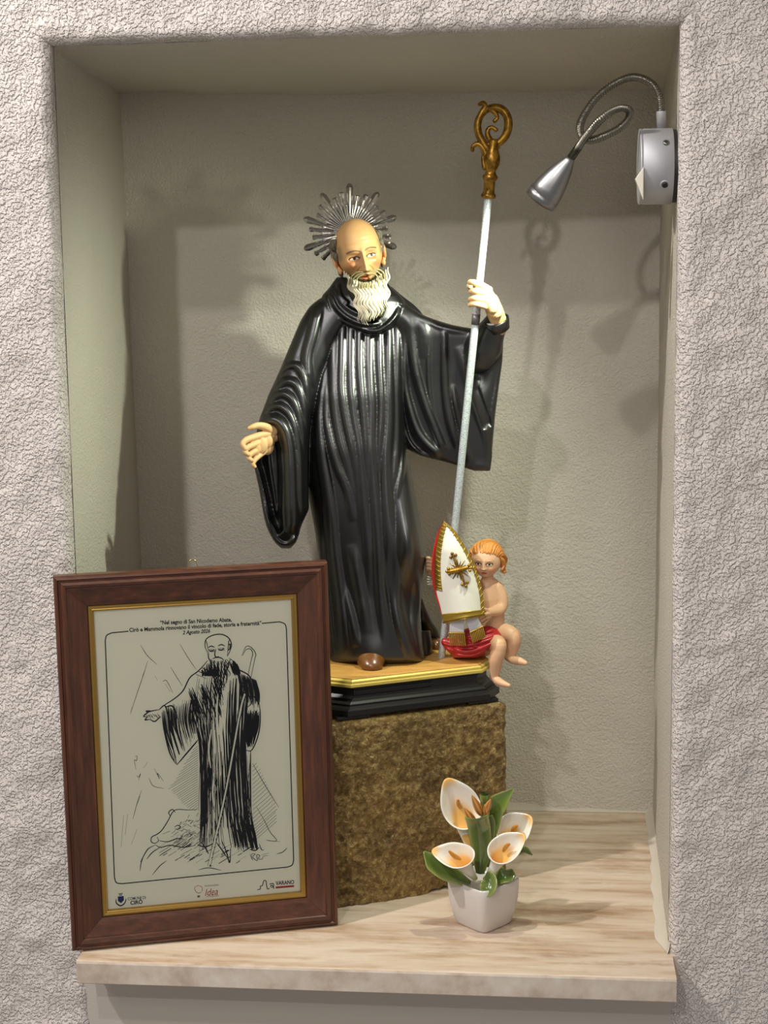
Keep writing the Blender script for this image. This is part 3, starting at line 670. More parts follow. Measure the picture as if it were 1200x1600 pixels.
# grey hair at the temples and the back
mb = MB(); rr = random.Random(5)
for s in (-1, 1):
    for i in range(26):
        a0 = rr.uniform(34.5, 40); b0 = rr.uniform(-2, 24); c0 = rr.uniform(-8, 22)
        pts = [Hp(s * (a0 - .5), b0 + 4, c0), Hp(s * (a0 + 1.8), b0 - 2, c0 + 2), Hp(s * (a0 + .5), b0 - 9, c0 + 3)]
        mb.tube(spline(pts, 6), np.array([1, 3, 3.4, 3.2, 2.4, .8]) * HS, 7)
for i in range(60):
    t = rr.uniform(.2, PI - .2); rad = 37; a0 = math.cos(t) * rad; c0 = math.sin(t) * 44; b0 = rr.uniform(-26, 10)
    pts = [Hp(a0 * .98, b0 + 6, c0 * .98), Hp(a0 * 1.03, b0, c0 * 1.03), Hp(a0 * 1., b0 - 10, c0 * 1.02)]
    mb.tube(spline(pts, 5), np.array([1.5, 4, 4.5, 4, 1.5]) * HS, 7)
mb.build('hair', 'grey_hair', hd)
# beard: an olive base, darkened as shade in the gaps, with cream locks over it
bd = MB()
loft(bd, [(424, 543, 600, .222, 14, 20), (436, 541, 603, .218, 22, 26), (450, 540, 606, .214, 30, 24), (465, 547, 606, .209, 31, 22), (480, 562, 604, .204, 28, 20), (490, 568, 601, .201, 24, 18), (496, 574, 598, .199, 18, 12)],
     lambda U, V: -34 * np.exp(-(((U - 573) / 18) ** 2 + ((V - 428) / 14) ** 2)), 80, 120)
bo = bd.build('beard', 'beard_base', st)
lk = MB(); rr = random.Random(11)
roots = []
for i in range(21):      # locks from the jaw
    t = i / 20; u0 = 538 + 68 * t; v0 = 424 + 21 * math.sin(PI * t) - 6 * t
    u1 = 550 + 56 * t; v1 = 478 + 29 * math.sin(PI * min(1, .12 + t * .95)) + rr.uniform(-4, 3)
    if t < .2: v1 = 452 + t * 170
    if t > .9: v1 = 485 + rr.uniform(-3, 3)
    roots.append((u0, v0, u1, v1, 0))
for i in range(9):      # upper layer from the chin and cheeks
    t = i / 8; u0 = 552 + 42 * t; v0 = 437 + 9 * math.sin(PI * t) - 6 * t
    u1 = 560 + 42 * t; v1 = 470 + 26 * math.sin(PI * t) ** .8 + rr.uniform(-7, 5)
    roots.append((u0, v0, u1, v1, 1))
for (u0, v0, u1, v1, lay) in roots:
    n = 22; pts = []; ph = rr.uniform(-.25, .25) + u0 * .012; am = rr.uniform(3.2, 4.4)
    for k in range(n):
        t = k / (n - 1); v = v0 + (v1 - v0) * t; u = u0 + (u1 - u0) * (t ** 1.5) + am * math.sin((v - 430) * .235 + ph) * sstep(t, 0, .3) * (1 - .3 * t)
        half = max(18., 34 - max(0, v - 465) * .30); mid = 573 + (v - 430) * .16
        x = np.clip((u - mid) / (half + 2), -1, 1); dep = (38 - max(0, v - 470) * .25) * math.sqrt(max(0.05, 1 - x * x)) * (.72 if v < 440 else .72 + .28 * min(1, (v - 440) / 15))
        yb = np.interp(v, [424, 436, 450, 465, 480, 500], [.222, .218, .214, .209, .204, .199])
        pts.append(P(u, v, yb - (dep + 1.0 + lay * 1.6) * PX))
    r0 = rr.uniform(1.35, 1.75); rad = np.interp(np.linspace(0, 1, n), [0, .15, .6, .85, 1], [.6, 1, 1.1, .8, .15]) * r0 * PX
    lk.tube(pts, rad, 8)
tag(lk.build('beard_locks', 'beard', bo), 'wavy cream coloured locks'); lk = MB()
for s, pl_ in ((-1, [(569, 427), (560, 429), (552, 436), (549, 446), (552, 455)]), (-1, [(567, 425), (556, 426), (548, 434), (544, 445)]), (-1, [(569, 429), (560, 433), (556, 441), (558, 450)]),
               (1, [(578, 425), (588, 424), (595, 430), (598, 440), (597, 450)]), (1, [(580, 423), (592, 421), (600, 428), (604, 440)]), (1, [(578, 428), (587, 429), (591, 437), (590, 447)])):
    q = spline(pl_, 14); pts = []
    for (u, v) in q:
        x = (u - 573) / 36; pts.append(P(u, v, .2165 - (36 - max(0, 440 - v) * .15) * math.sqrt(max(.05, 1 - x * x)) * PX * .97))
    lk.tube(pts, np.interp(np.linspace(0, 1, 14), [0, .3, .8, 1], [.6, 1.3, 1.2, .3]) * PX, 8)
for i in range(9):       # short locks under the lip
    u0 = 563 + i * 2.6; q = spline([(u0, 440.5 + 2 * abs(i - 4) * .3), (u0 - 1 + math.sin(i * 2), 449), (u0 + 2.5 * math.sin(i * 1.7), 459 + 3 * math.cos(i))], 8)
    lk.tube([P(u, v, .2145 - 38.5 * math.sqrt(max(.05, 1 - ((u - 573) / 36) ** 2)) * PX) for u, v in q], np.array([.5, 1.4, 1.7, 1.7, 1.6, 1.4, 1, .3]) * PX, 8)
tag(lk.build('moustache', 'moustache', hd), 'thin olive grey moustache')

# halo of silver rays
hal = MB(); hc = P(547, 364, .252)
hn = np.array([.03, -1, .10]); hn /= np.linalg.norm(hn); hx_ = np.cross([0, 0, 1], -hn) * -1; hx_ = np.array([1, .03, 0]); hx_ /= np.linalg.norm(hx_); hz_ = np.cross(hx_, hn); hz_ = hz_ if hz_[2] > 0 else -hz_
hal.lathe([(.001, -.0006), (.030, -.0006), (.030, .0006), (.001, .0006)], hc, -hn, 40)
for k in range(56):
    t = 2 * PI * k / 56; d = hx_ * math.cos(t) + hz_ * math.sin(t)
    hal.tube([hc + d * 14 * PX, hc + d * 44 * PX], [.7 * PX, 1.9 * PX], 6)
halo = hal.build('halo', 'halo', st)
spec = []
for k in range(30):
    big = k % 3 == 0; L = 78 if big else (66 if k % 3 == 1 else 61)
    spec.append((90 + k * 12, L, 5.6 if big else 3.9))
base_ray = {}
for ang, L, wd in spec:
    if 200 < ang % 360 < 335 and not (ang % 360 < 232): continue
    t = math.radians(ang); d = hx_ * math.cos(t) + hz_ * math.sin(t); s_ = np.cross(d, hn)
    ts = np.array([.40, .5, .62, .74, .84, .91, .96, .99, 1.]); ws = np.array([.35, .5, .66, .82, .95, 1., .75, .42, .1]) * wd
    if L < 70: ws = np.array([.5, .62, .74, .84, .78, .98, 1.1, .8, .2]) * wd
    G = []
    for tt, ww in zip(ts, ws):
        c0 = hc + d * L * tt * PX; th_ = max(.35, ww * .55) * PX
        G.append([c0 - s_ * ww * PX, c0 - s_ * ww * .45 * PX + hn * th_, c0 + hn * th_ * 1.5, c0 + s_ * ww * .45 * PX + hn * th_, c0 + s_ * ww * PX, c0 - hn * th_ * .5])
    r_ = MB(); G = np.array(G); n0 = 0; r_.grid(G, close_v=True); r_.f.append(tuple(range(6))); r_.f.append(tuple(8 * 6 + j for j in reversed(range(6))))
    r_.build('ray', 'halo', halo, smooth=False)

# ================================================================== crosier
cz = thing('crosier', "tall silver bishop's staff with curled gold crook, held in the raised hand", 'staff', tuple(P(690, 1029, .228)))
b0 = P(690, 1029, .226); b0[2] = ZP; t0 = P(763, 306, .168)
mb = MB(); mb.tube([b0 + (t0 - b0) * t for t in np.linspace(0, 1, 12)], .0044, 20); mb.build('shaft', 'shaft', cz)
def on(t): return b0 + (t0 - b0) * t
mb = MB(); mb.tube([on(.738), on(.760)], .00475, 20, caps=False); mb.build('shaft_band', 'shaft_band', cz)
ax = (t0 - b0) / np.linalg.norm(t0 - b0)
px = .00073
mb = MB(); mb.lathe([(r * px, h * px) for r, h in [(9.5, -4), (11.5, -2), (11.5, 2), (9.5, 4), (8.6, 8), (8.6, 22), (10, 24), (11.8, 27), (11.8, 30), (9, 33), (7.5, 37), (9, 41), (12, 47), (12.8, 53), (12, 60), (9.5, 67), (7.5, 75), (7, 82), (6, 86)]], t0, ax, 28)
mb.build('ferrule', 'gold', cz)
YC = .164
ck = MB()
def cpath(pts, r, n=40, k=14): 
    q = spline(pts, n); rr_ = np.interp(np.linspace(0, 1, n), np.linspace(0, 1, len(r)), r) * px * 1.12
    ck.tube([P(u, v, YC + (d_ if False else 0)) for u, v in q[:, :2]], rr_, k)
cpath([(764, 236), (754, 222), (747, 206), (747, 190), (753, 176), (758, 167), (755, 161), (749, 163)], [6, 5.6, 5.4, 5.2, 4.6, 4, 3.4, 2.4])
cpath([(752, 182), (760, 172), (772, 168), (785, 172), (793, 184), (794, 200), (788, 215), (777, 224), (768, 221), (762, 211), (763, 202), (769, 199), (775, 203)], [3, 4.6, 5.6, 6, 6, 6, 5.6, 5.2, 4.4, 3.8, 3.2, 2.8, 3])
cpath([(766, 170), (774, 177), (777, 184), (773, 189)], [4, 3.4, 2.6, 3])
cpath([(764, 226), (772, 228), (779, 231)], [4, 3.6, 2.2])
cpath([(764, 262), (760, 245), (754, 230), (746, 225), (739, 229), (738, 235)], [5, 5, 4.6, 3.8, 3, 2.6])
cpath([(771, 262), (770, 246), (764, 232), (758, 225)], [4, 3.6, 3, 2]); cpath([(757, 262), (755, 248), (757, 236)], [3.6, 3, 2])
ck.build('crook', 'gold', cz)

# ================================================================== cherub
ch = thing('cherub_figurine', 'small red-haired winged cherub in a red cloth sitting on the plinth corner', 'cherub', tuple(P(752, 1016, .245)))
YQ = .236
mb = MB()
def limb(mb, pts, n=20): chain(mb, pts, n)
limb(mb, [(763, 992, YQ + .004, 22), (766, 975, YQ + .004, 23), (767, 955, YQ + .004, 22), (765, 935, YQ + .005, 22), (763, 918, YQ + .006, 19)], 28)
limb(mb, [(763, 922, YQ + .006, 9), (762, 905, YQ + .004, 9.5), (762, 893, YQ + .002, 10)], 20)
limb(mb, [(748, 916, YQ + .006, 9), (763, 911, YQ + .008, 10), (779, 918, YQ + .006, 9)], 20)
limb(mb, [(777, 919, YQ + .004, 10.5), (783, 932, YQ + .001, 10.5), (784, 946, YQ - .003, 10), (779, 954, YQ - .010, 9), (768, 956, YQ - .020, 7.5), (760, 957, YQ - .027, 6)], 20)
limb(mb, [(750, 918, YQ + .004, 9.5), (730, 914, YQ + .004, 8.5), (706, 908, YQ + .006, 7.5), (684, 899, YQ, 6.5), (672, 893, YQ - .006, 6)], 20)
limb(mb, [(770, 990, YQ + .006, 17), (784, 988, YQ - .002, 16), (798, 991, YQ - .010, 13.5), (803, 1000, YQ - .012, 12), (800, 1013, YQ - .010, 11), (796, 1026, YQ - .009, 8.5)], 24)
limb(mb, [(796, 1026, YQ - .009, 8), (802, 1031, YQ - .013, 7.5), (812, 1033, YQ - .019, 6.5), (821, 1036, YQ - .023, 4)], 18)
limb(mb, [(752, 1002, YQ + .004, 17), (766, 1004, YQ - .012, 15.5), (778, 1006, YQ - .026, 13.5), (779, 1016, YQ - .029, 12), (775, 1030, YQ - .028, 12), (773, 1045, YQ - .026, 10), (772, 1058, YQ - .025, 7.5)], 24)
limb(mb, [(772, 1058, YQ - .025, 7.5), (778, 1064, YQ - .030, 7), (786, 1068, YQ - .036, 5.6), (795, 1071, YQ - .040, 3.2)], 18)
# hand under the mitre's corner and hand on its left edge
for pts in ([(763, 955, YQ - .026, 4), (756, 952, YQ - .033, 3), (750, 952, YQ - .037, 2.2)], [(764, 959, YQ - .027, 3.6), (757, 960, YQ - .036, 2.8), (751, 963, YQ - .040, 2.2)],
            [(765, 962, YQ - .025, 3.4), (758, 966, YQ - .033, 2.6), (752, 970, YQ - .036, 2)], [(765, 964, YQ - .023, 3), (759, 971, YQ - .028, 2.4), (753, 976, YQ - .030, 1.9)]): limb(mb, pts, 10)
limb(mb, [(673, 893, YQ - .006, 6), (670, 884, YQ - .010, 6), (669, 876, YQ - .012, 5)], 14)
for k in range(4):
    v = 873 + k * 5.4; limb(mb, [(668 - (k == 3), v + 1, YQ - .012, 3.2), (668, v - 1, YQ - .021, 2.9), (674, v, YQ - .0265, 2.6), (680, v + 1.5, YQ - .0265, 2.3)], 10)
for i, v in enumerate(mb.v):
    r_ = np.array(v) - PC; a_, b_ = r_.dot(EX), r_.dot(EN)
    if abs(a_) < hx - .010 and abs(b_) < hy - .010 and v[2] > ZP - .02: mb.v[i] = (v[0], v[1], max(v[2], ZP + .0003))
body = mb.build('body', 'cherub_skin', ch, remesh=.00055, smoothit=3)
me = bake(body)
paint(me, lambda p: np.ones((len(p), 3)) * lcol((216, 174, 138)) * (1 - .12 * vnoise(p * 60, 3))[:, None] * np.array([1, .97, .94]))
link = None
hq = Quaternion((0, 0, 1), math.radians(-9)) @ Quaternion((1, 0, 0), math.radians(3)) @ Quaternion((0, 1, 0), math.radians(2))
CH = P(760, 874, YQ); CHR = np.array(hq.to_matrix()); CHS = .00047 * 1.03
G, col = head(CH, CHR, CHS, 'cherub')
mb = MB(); mb.grid(G, close_v=True, col=col); chd = mb.build('head', 'cherub_skin', ch)
def Qp(a, b, c): return CH + CHR @ (np.array([a, c, b]) * CHS)
mb = MB(); rr = random.Random(3)
for i in range(120):     # locks combed back from the forehead and down over the ears
    t = rr.uniform(-1.75, 1.75); lay = rr.uniform(0, 1)
    sx, cx_ = math.sin(t), math.cos(t)
    p0 = Qp(sx * 36, cx_ * 20 + 6 + rr.uniform(-3, 2), -30 * cx_ - 3 + 5 * lay)
    p1 = Qp(sx * 42, cx_ * 45 + 1, -6 + 8 * lay); p2 = Qp(sx * 44 + rr.uniform(-4, 4), cx_ * 26 - 10, 20 + 6 * lay); p3 = Qp(sx * 41, cx_ * 8 - 26, 22 + 8 * lay)
    if abs(t) > 1.25: p0 = Qp(sx * 38, 12, -12); p1 = Qp(sx * 43, 0, -4); p2 = Qp(sx * 45, -14, 2); p3 = Qp(sx * 40, -30, 4)
    mb.tube(spline([p0, p1, p2, p3], 12), np.interp(np.linspace(0, 1, 12), [0, .2, .7, 1], [1.5, 5, 5.4, 2.5]) * CHS, 7)
mb.ball(Qp(0, 6, 14), np.array([41, 40, 43]) * CHS, 18, CHR)
for s in (-1, 1):
    for j in range(4): mb.ball(Qp(s * (42 + j % 2 * 2), -6 - j * 8, 2 + j * 2), np.array([6, 8, 6]) * CHS, 8)
mb.build('hair', 'cherub_hair', chd)
for s in (1,):
    mb = MB(); mb.tube(spline([Qp(s * 41, -22, -4), Qp(s * 45, -14, -2), Qp(s * 44, -8, 0)], 8), 2.6 * CHS, 8, col=lcol((214, 150, 104))); mb.build('ear', 'cherub_skin', chd)
# red cloth over the lap
def cloth_disp(U, V):
    rs = [([(697, 1001), (720, 1008), (750, 1004), (783, 992)], 4, 4.), ([(712, 996), (742, 992), (772, 984)], 4, 3.5), ([(704, 1012), (730, 1019), (760, 1010), (778, 1000)], 4.5, 5.), ([(712, 1024), (738, 1026), (762, 1014)], 3.5, 4.), ([(730, 1001), (752, 1014), (768, 1008)], 3, 3)]
    return ridges(U, V, [(p, w_, a_, .05) for p, w_, a_ in rs])
mb = MB()
loft(mb, [(978, 738, 770, YQ - .006, 14, 14), (985, 722, 780, YQ - .007, 20, 16), (992, 712, 785, YQ - .008, 24, 18), (1000, 703, 784, YQ - .010, 27, 20), (1008, 702, 777, YQ - .012, 28, 20),
          (1016, 703, 768, YQ - .013, 28, 20), (1023, 704, 758, YQ - .013, 26, 18), (1028, 708, 748, YQ - .013, 20, 14)], cloth_disp, 90, 140)
loft(mb, [(997, 692, 722, .214, 3, 4), (1001, 689, 724, .213, 6, 6), (1007, 690, 726, .213, 8, 6), (1013, 695, 726, .213, 8, 6), (1019, 701, 726, .214, 7, 5), (1024, 706, 724, .215, 3, 3)],
     lambda U, V: ridges(U, V, [([(690, 1004), (706, 1008), (724, 1006)], 3, 3), ([(696, 1014), (710, 1017), (724, 1015)], 3, 3)]), 50, 70)
mb.build('loin_cloth', 'red', ch)
mb = MB()   # seat block hidden by the cloth, standing on the plinth
limb(mb, [(735, 1014, YQ + .002, 16), (752, 1014, YQ + .004, 17)], 20); 
for i, v in enumerate(mb.v): mb.v[i] = (v[0], v[1], max(v[2], ZP + .0002))
mb.build('seat_rock', 'plinth_top', ch)
# wing showing at the left of the mitre
mb = MB()
for k in range(8):
    a = math.radians(150 + k * 9); L = (30 - k * 1.3)
    c0 = (694, 900); c1 = (c0[0] + math.cos(a) * L, c0[1] + math.sin(a) * L * .9)
    q = spline([(c0[0], c0[1], YQ + .020), ((c0[0] + c1[0]) / 2, (c0[1] + c1[1]) / 2 + 3, YQ + .018), (c1[0], c1[1], YQ + .014)], 9)
    mb.tube([P(*r) for r in q], np.array([2, 2.6, 3, 3.2, 3.4, 3.4, 3, 2, .6]) * PX, 8)
limb(mb, [(694, 902, YQ + .02, 4), (720, 896, YQ + .020, 6), (748, 915, YQ + .018, 6)], 12)
mb.build('wing', 'wing', ch)
tag(C.objects[-1] if False else ch, None)

# ================================================================== mitre
YM = .195
mi = thing('mitre', "white and gold bishop's mitre with red lining, held up by the cherub", 'mitre', tuple(P(725, 972, YM + .012)))
mL = [(693, 814), (687, 830), (683, 848), (680, 868), (679, 890), (680, 912), (682, 926), (688, 948), (693, 972)]
mR = [(694, 814), (708, 826), (718, 840), (728, 856), (738, 876), (745, 892), (750, 908), (754, 926), (756, 946), (757, 960)]
MLS, MRS, T60 = spline(mL, 60), spline(mR, 60), np.linspace(0, 1, 60)
def mitre_pt(s, t, y0, dome, off=0):
    """s 0..1 across, t 0..1 down"""
    L = np.array([np.interp(t, T60, MLS[:, i]) for i in (0, 1)]); R = np.array([np.interp(t, T60, MRS[:, i]) for i in (0, 1)])
    p = L * (1 - s) + R * s; bul = dome * (1 - (2 * s - 1) ** 2) * (min(1, t * 2.2 + .25))
    return P(p[0], p[1], y0 - bul - off + .012 * s * 0)
mb = MB(); n = 40
ss = np.linspace(0, 1, n); ts = np.linspace(0.001, 1, n)
front = np.array([[mitre_pt(s, t, YM, .012) for s in ss] for t in ts]); backf = np.array([[mitre_pt(s, t, YM, .0095, -.0012) for s in ss] for t in ts])
per = np.concatenate([front.reshape(-1, 3), backf.reshape(-1, 3)]); f = []
for i in range(n - 1):
    for j in range(n - 1):
        a = i * n + j; f.append((a, a + 1, a + n + 1, a + n)); b = n * n + a; f.append((b, b + n, b + n + 1, b + 1))
for i in range(n - 1):
    for (a, b) in ((i * n, (i + 1) * n), ((i + 1) * n + n - 1, i * n + n - 1), (i + 1, i), ((n - 1) * n + i, (n - 1) * n + i + 1)):
        f.append((a, b, b + n * n, a + n * n))
mb.add(per, f); mb.build('front_panel', 'mitre', mi)
# back horn with red lining, bulging behind
mb = MB()
def horn(off): return np.array([[mitre_pt(s, t, YM + .003, -.004 - off, 0) + (P(690, 850, .2) - P(696.5, 852, .2)) * (1 - s) * (t * (1 - t) * 3.0) for s in ss] for t in np.linspace(.004, .99, n)])
h1, h2 = horn(0), horn(.0018)
mb.grid(h1); mb.build('back_panel_lining', 'red_lining', mi)
mb = MB(); mb.grid(h2); mb.build('back_panel', 'mitre', mi)
# braid along both edges of the arch, and the lower band
def braid(side, wd0, wd1, t1, name):
    mb = MB(); k = 60; G = []
    for t in np.linspace(0.0, t1, k):
        wd = (wd0 + (wd1 - wd0) * t) ; row = []
        Lp = mitre_pt(0, t, YM, .012); Rp = mitre_pt(1, t, YM, .012); wpx = np.linalg.norm(Rp - Lp) / PX
        sw = min(.5, wd / max(wpx, 1e-3))
        for q in (0, .12, .3, .5, .7, .88, 1):
            s = sw * q if side < 0 else 1 - sw * q
            row.append(mitre_pt(s, max(t, .001), YM, .012, .0003 + .0011 * math.sin(PI * min(max(q, .0), 1)) ** .5))
        G.append(row)
    mb.grid(np.array(G))
    for t in np.linspace(.04, t1 - .02, 17):   # twisted pattern on the braid
        Lp = mitre_pt(0, t, YM, .012); Rp = mitre_pt(1, t, YM, .012); wpx = np.linalg.norm(Rp - Lp) / PX; sw = min(.5, (wd0 + (wd1 - wd0) * t) / wpx)
        a = mitre_pt(sw * .15 if side < 0 else 1 - sw * .15, t, YM, .012, .0014); b = mitre_pt(sw * .85 if side < 0 else 1 - sw * .85, t + .028, YM, .012, .0014)
        mb.tube([a, (a + b) / 2 - np.array([0, .0006, 0]), b], .00065, 6)
    mb.build(name, 'mitre_gold', mi)
braid(-1, 8, 11, .72, 'edge_braid'); braid(1, 6, 5, .98, 'edge_braid')
mb = MB(); G = []
for q in (0, .08, .2, .8, .92, 1):
    G.append([mitre_pt(s, .935 + .065 * q, YM, .012, .0002 + .0014 * (0 < q < 1) + (.0006 if q in (.08, .92) else 0)) for s in np.linspace(-.01, 1.01, 40)])
mb.grid(np.array(G)); mb.build('lower_band', 'mitre_gold', mi)
mb = MB(); e0 = [mitre_pt(s, 1.0, YM, .012, .0) + np.array([0, 0, -.0008]) for s in np.linspace(0, 1, 30)]; mb.tube(e0, .0011, 8); mb.build('rolled_rim', 'gilt', mi)
# gold cross emblem
mb = MB(); cC = (717, 890)
def ep(x, y, o=.0022):
    u, v = cC[0] + x, cC[1] + y
    return P(u, v, YM - .0108 - o + abs(x) * .00003)
axA = (math.cos(math.radians(-9)), math.sin(math.radians(-9))); axB = (math.cos(math.radians(67)), math.sin(math.radians(67)))
for (dx, dy), L, sc in ((axA, 20, 1), ((-axA[0], -axA[1]), 19, 1), (axB, 28, 1), ((-axB[0], -axB[1]), 27, 1)):
    mb.tube([ep(0, 0), ep(dx * L * .5, dy * L * .5, .003), ep(dx * L * .9, dy * L * .9)], np.array([3.2, 2.0, 1.5]) * PX, 10)
    for a_, b_ in ((L, 0), (L * .84, 4.2), (L * .84, -4.2)): mb.ball(ep(dx * a_ - dy * b_, dy * a_ + dx * b_), 2.6 * PX, 8)
mb.tube([ep(-13, 3), ep(0, 0, .0035), ep(13, -3)], np.array([3.6, 4.6, 3.2]) * PX, 12)
for k in range(16):
    a = 2 * PI * (k + .5) / 16; L = 17 if k % 2 else 13
    mb.tube([ep(math.cos(a) * 3, math.sin(a) * 3), ep(math.cos(a) * L, math.sin(a) * L, .0014)], np.array([1.5, .5]) * PX, 6)
mb.build('cross_emblem', 'gold', mi)
# lappets with gold fringes
for (q0, q1, q2, q3, fl) in (((703, 970), (725, 968), (725, 990), (702, 990), (4, 18)), ((727, 968), (745, 961), (754, 980), (735, 989), (8, 15))):
    y = YM - .004; off = P(700, 900, YM + .0025) - P(700, 900, YM)
    lp = MB(); lp.prism([P(*q0, y), P(*q1, y), P(*q2, y), P(*q3, y)], off); lo = lp.build('lappet', 'lappet', mi, smooth=False, bevel=.0004)
    fr_ = MB(); 
    fr_.tube([P(q3[0], q3[1] - 1, y - .0006), P(q2[0], q2[1] - 1, y - .0006)], 1.6 * PX, 8)
    for k in range(9):
        t = k / 8; a = (q3[0] + (q2[0] - q3[0]) * t, q3[1] + (q2[1] - q3[1]) * t); fr_.tube([P(a[0], a[1], y), P(a[0] + fl[0] * .25, a[1] + fl[1] * .5, y - .001), P(a[0] + fl[0] * .5, a[1] + fl[1], y)], 1.15 * PX, 6)
    fr_.build('fringe', 'mitre_gold', lo)

# ================================================================== gooseneck lamp
la = thing('gooseneck_lamp', 'brushed metal gooseneck lamp with looped neck fixed to the right wall', 'lamp', (.6485, .055, .850))
lc = np.array([.0, .052, P(1030, 258, .02)[2]])
XW = .6485
mb = MB(); mb.lathe([(.0372, 0), (.0372, .004)], (XW - .004, lc[1], lc[2]), (1, 0, 0), 64); mb.build('mounting_plate', 'dark', la, bevel=.0004)
mb = MB(); mb.lathe([(.030, .0345), (.0378, .034), (.0386, .0332), (.0386, .0322), (.0381, .0318), (.0381, .0305), (.0386, .030), (.0386, .0005), (.0378, 0)], (XW - .004, lc[1], lc[2]), (-1, 0, 0), 96); hb = mb.build('housing', 'matt_alu', la, bevel=0)
def on_housing(u, v):
    """a point of the housing's round side, seen at a picture point"""
    d = ray(u, v); a = d[1] ** 2 + d[2] ** 2; e = CAM - lc; b = 2 * (d[1] * e[1] + d[2] * e[2]); c = e[1] ** 2 + e[2] ** 2 - .0386 ** 2
    t = (-b - math.sqrt(b * b - 4 * a * c)) / (2 * a); p = CAM + d * t; n_ = p - lc; n_[0] = 0; return p, n_ / np.linalg.norm(n_)
p, n_ = on_housing(1041, 223); mb = MB(); mb.lathe([(.0034, -.002), (.0034, .0006), (.0026, .0014), (.0012, .0016)], p, n_, 24); s1 = mb.build('screw', 'screw', la)
mb = MB(); t1 = np.cross(n_, [1, 0, 0]); mb.box(p + n_ * .0017, (.0036, .0006, .0005), np.stack([np.array([1, 0, 0]), t1, n_], 1)); mb.box(p + n_ * .0017, (.0006, .0036, .0005), np.stack([np.array([1, 0, 0]), t1, n_], 1)); mb.build('screw_slot', 'dark', s1, smooth=False)
p, n_ = on_housing(1039, 289); mb = MB(); mb.lathe([(.0052, -.001), (.0052, .0004), (.0044, .0007), (.0030, -.0004)], p, n_, 28); s2 = mb.build('grommet', 'matt_alu', la)
mb = MB(); mb.lathe([(.0030, -.001), (.0030, .0008), (.0016, .0010)], p, n_, 20); mb.build('hole', 'dark', s2)
mb = MB(); sc_ = P(999, 286, lc[1] - .034); mb.add(*[[np.array(sc_) + np.array(q) for q in [(.004, -.006, .016), (.004, .006, .016), (-.0045, .006, .004), (-.0045, -.006, .004), (-.002, .006, -.002), (-.002, -.006, -.002), (.004, .006, -.017), (.004, -.006, -.017)]],
    [(0, 1, 2, 3), (3, 2, 4, 5), (5, 4, 6, 7), (0, 3, 5, 7), (1, 6, 4, 2), (0, 7, 6, 1)]]); mb.build('rocker_switch', 'switch', la, smooth=False, bevel=.0008)
mb = MB(); mb.tube([P(1034, 203, lc[1]), P(1033, 174, lc[1])], .0050, 20, caps=False); mb.f += [tuple(range(20)), tuple(range(20, 40))]; mb.build('neck_collar', 'matt_alu', la)
nk = [(1033, 176, .052), (1031, 155, .054), (1020, 133, .060), (1000, 122, .068), (980, 122, .076), (955, 134, .082), (932, 153, .082), (915, 176, .078), (906, 197, .070), (909, 214, .060), (924, 219, .050), (948, 211, .040), (971, 198, .032), (984, 182, .026), (981, 171, .022), (965, 170, .020),
      (944, 182, .022), (926, 200, .036), (912, 217, .046), (903, 231, .054)]
q = spline(nk, 640); pts = [P(*r) for r in q]
rad = [.0038 + .0006 * math.cos(i * PI / 2.5) for i in range(640)]
mb = MB(); mb.tube(pts, rad, 16); mb.build('gooseneck', 'chrome', la)
A = P(903, 231, .054); B = P(892, 247, .057); Cc = P(844, 314, .070)
axl = (Cc - B) / np.linalg.norm(Cc - B); HL = np.linalg.norm(Cc - B)
mb = MB(); mb.tube([A - axl * .001, B + axl * .002], .0044, 20, caps=False); mb.f += [tuple(range(20)), tuple(range(20, 40))]; mb.build('neck_ferrule', 'chrome', la)
mb = MB(); mb.lathe([(.0050, 0), (.0056, .0025), (.0100, HL * .22), (.0142, HL * .48), (.0166, HL * .70), (.0176, HL * .83), (.0174, HL * .835), (.0174, HL * .845), (.0178, HL * .85), (.0176, HL), (.0164, HL), (.0160, HL - .004), (.0080, HL - .008), (.002, HL - .008)], B, axl, 64)
mb.build('lamp_head', 'brushed', la)
em = bpy.data.materials.new('led_lens'); em.use_nodes = True; bs = em.node_tree.nodes['Principled BSDF']; bs.inputs['Emission Color'].default_value = (.93, 1, .74, 1); bs.inputs['Emission Strength'].default_value = 6; M['led'] = em
mb = MB(); mb.lathe([(.0078, HL - .0075), (.0078, HL - .0045), (.006, HL - .0035), (.001, HL - .003)], B, axl, 32); mb.build('led_lens', 'led', la)
lp = spot('lamp_light', tuple(B + axl * (HL + .004)), (-.05, .23, .10), 10, .0085, 136, 1., (.93, 1.0, .80))
lp.parent = la; lp.matrix_parent_inverse = Matrix.Translation(-la.location)

# ================================================================== potted porcelain lilies
fp = thing('porcelain_flower_pot', 'small white square pot of glazed porcelain calla lilies on the shelf', 'flower pot', tuple(P(755, 1450, .05)))
PB = P(754, 1459, .046); PB[2] = 0; pc = PB + np.array([.0, .0285, 0])
def squircle(c, r, z, ang, e=.34, n=64):
    t = np.arange(n) * 2 * PI / n; cs, sn = np.cos(t), np.sin(t); x = np.sign(cs) * np.abs(cs) ** e * r; y = np.sign(sn) * np.abs(sn) ** e * r
    return np.stack([c[0] + x * math.cos(ang) - y * math.sin(ang), c[1] + x * math.sin(ang) + y * math.cos(ang), np.full(n, c[2] + z)], -1)
mb = MB(); prof = [(r * 1.27, z * 1.05) for r, z in [(.0180, 0), (.0192, .0008), (.0202, .003), (.0232, .016), (.0249, .030), (.0256, .042), (.0256, .0505), (.0250, .0520), (.0238, .0515), (.0232, .047)]]; G = np.array([squircle(pc, r, z, PI / 4 + .06) for r, z in prof]); mb.grid(G, close_v=True); mb.f.append(tuple(reversed(range(64)))); mb.f.append(tuple(9 * 64 + i for i in range(64))); mb.build('pot', 'pot', fp)
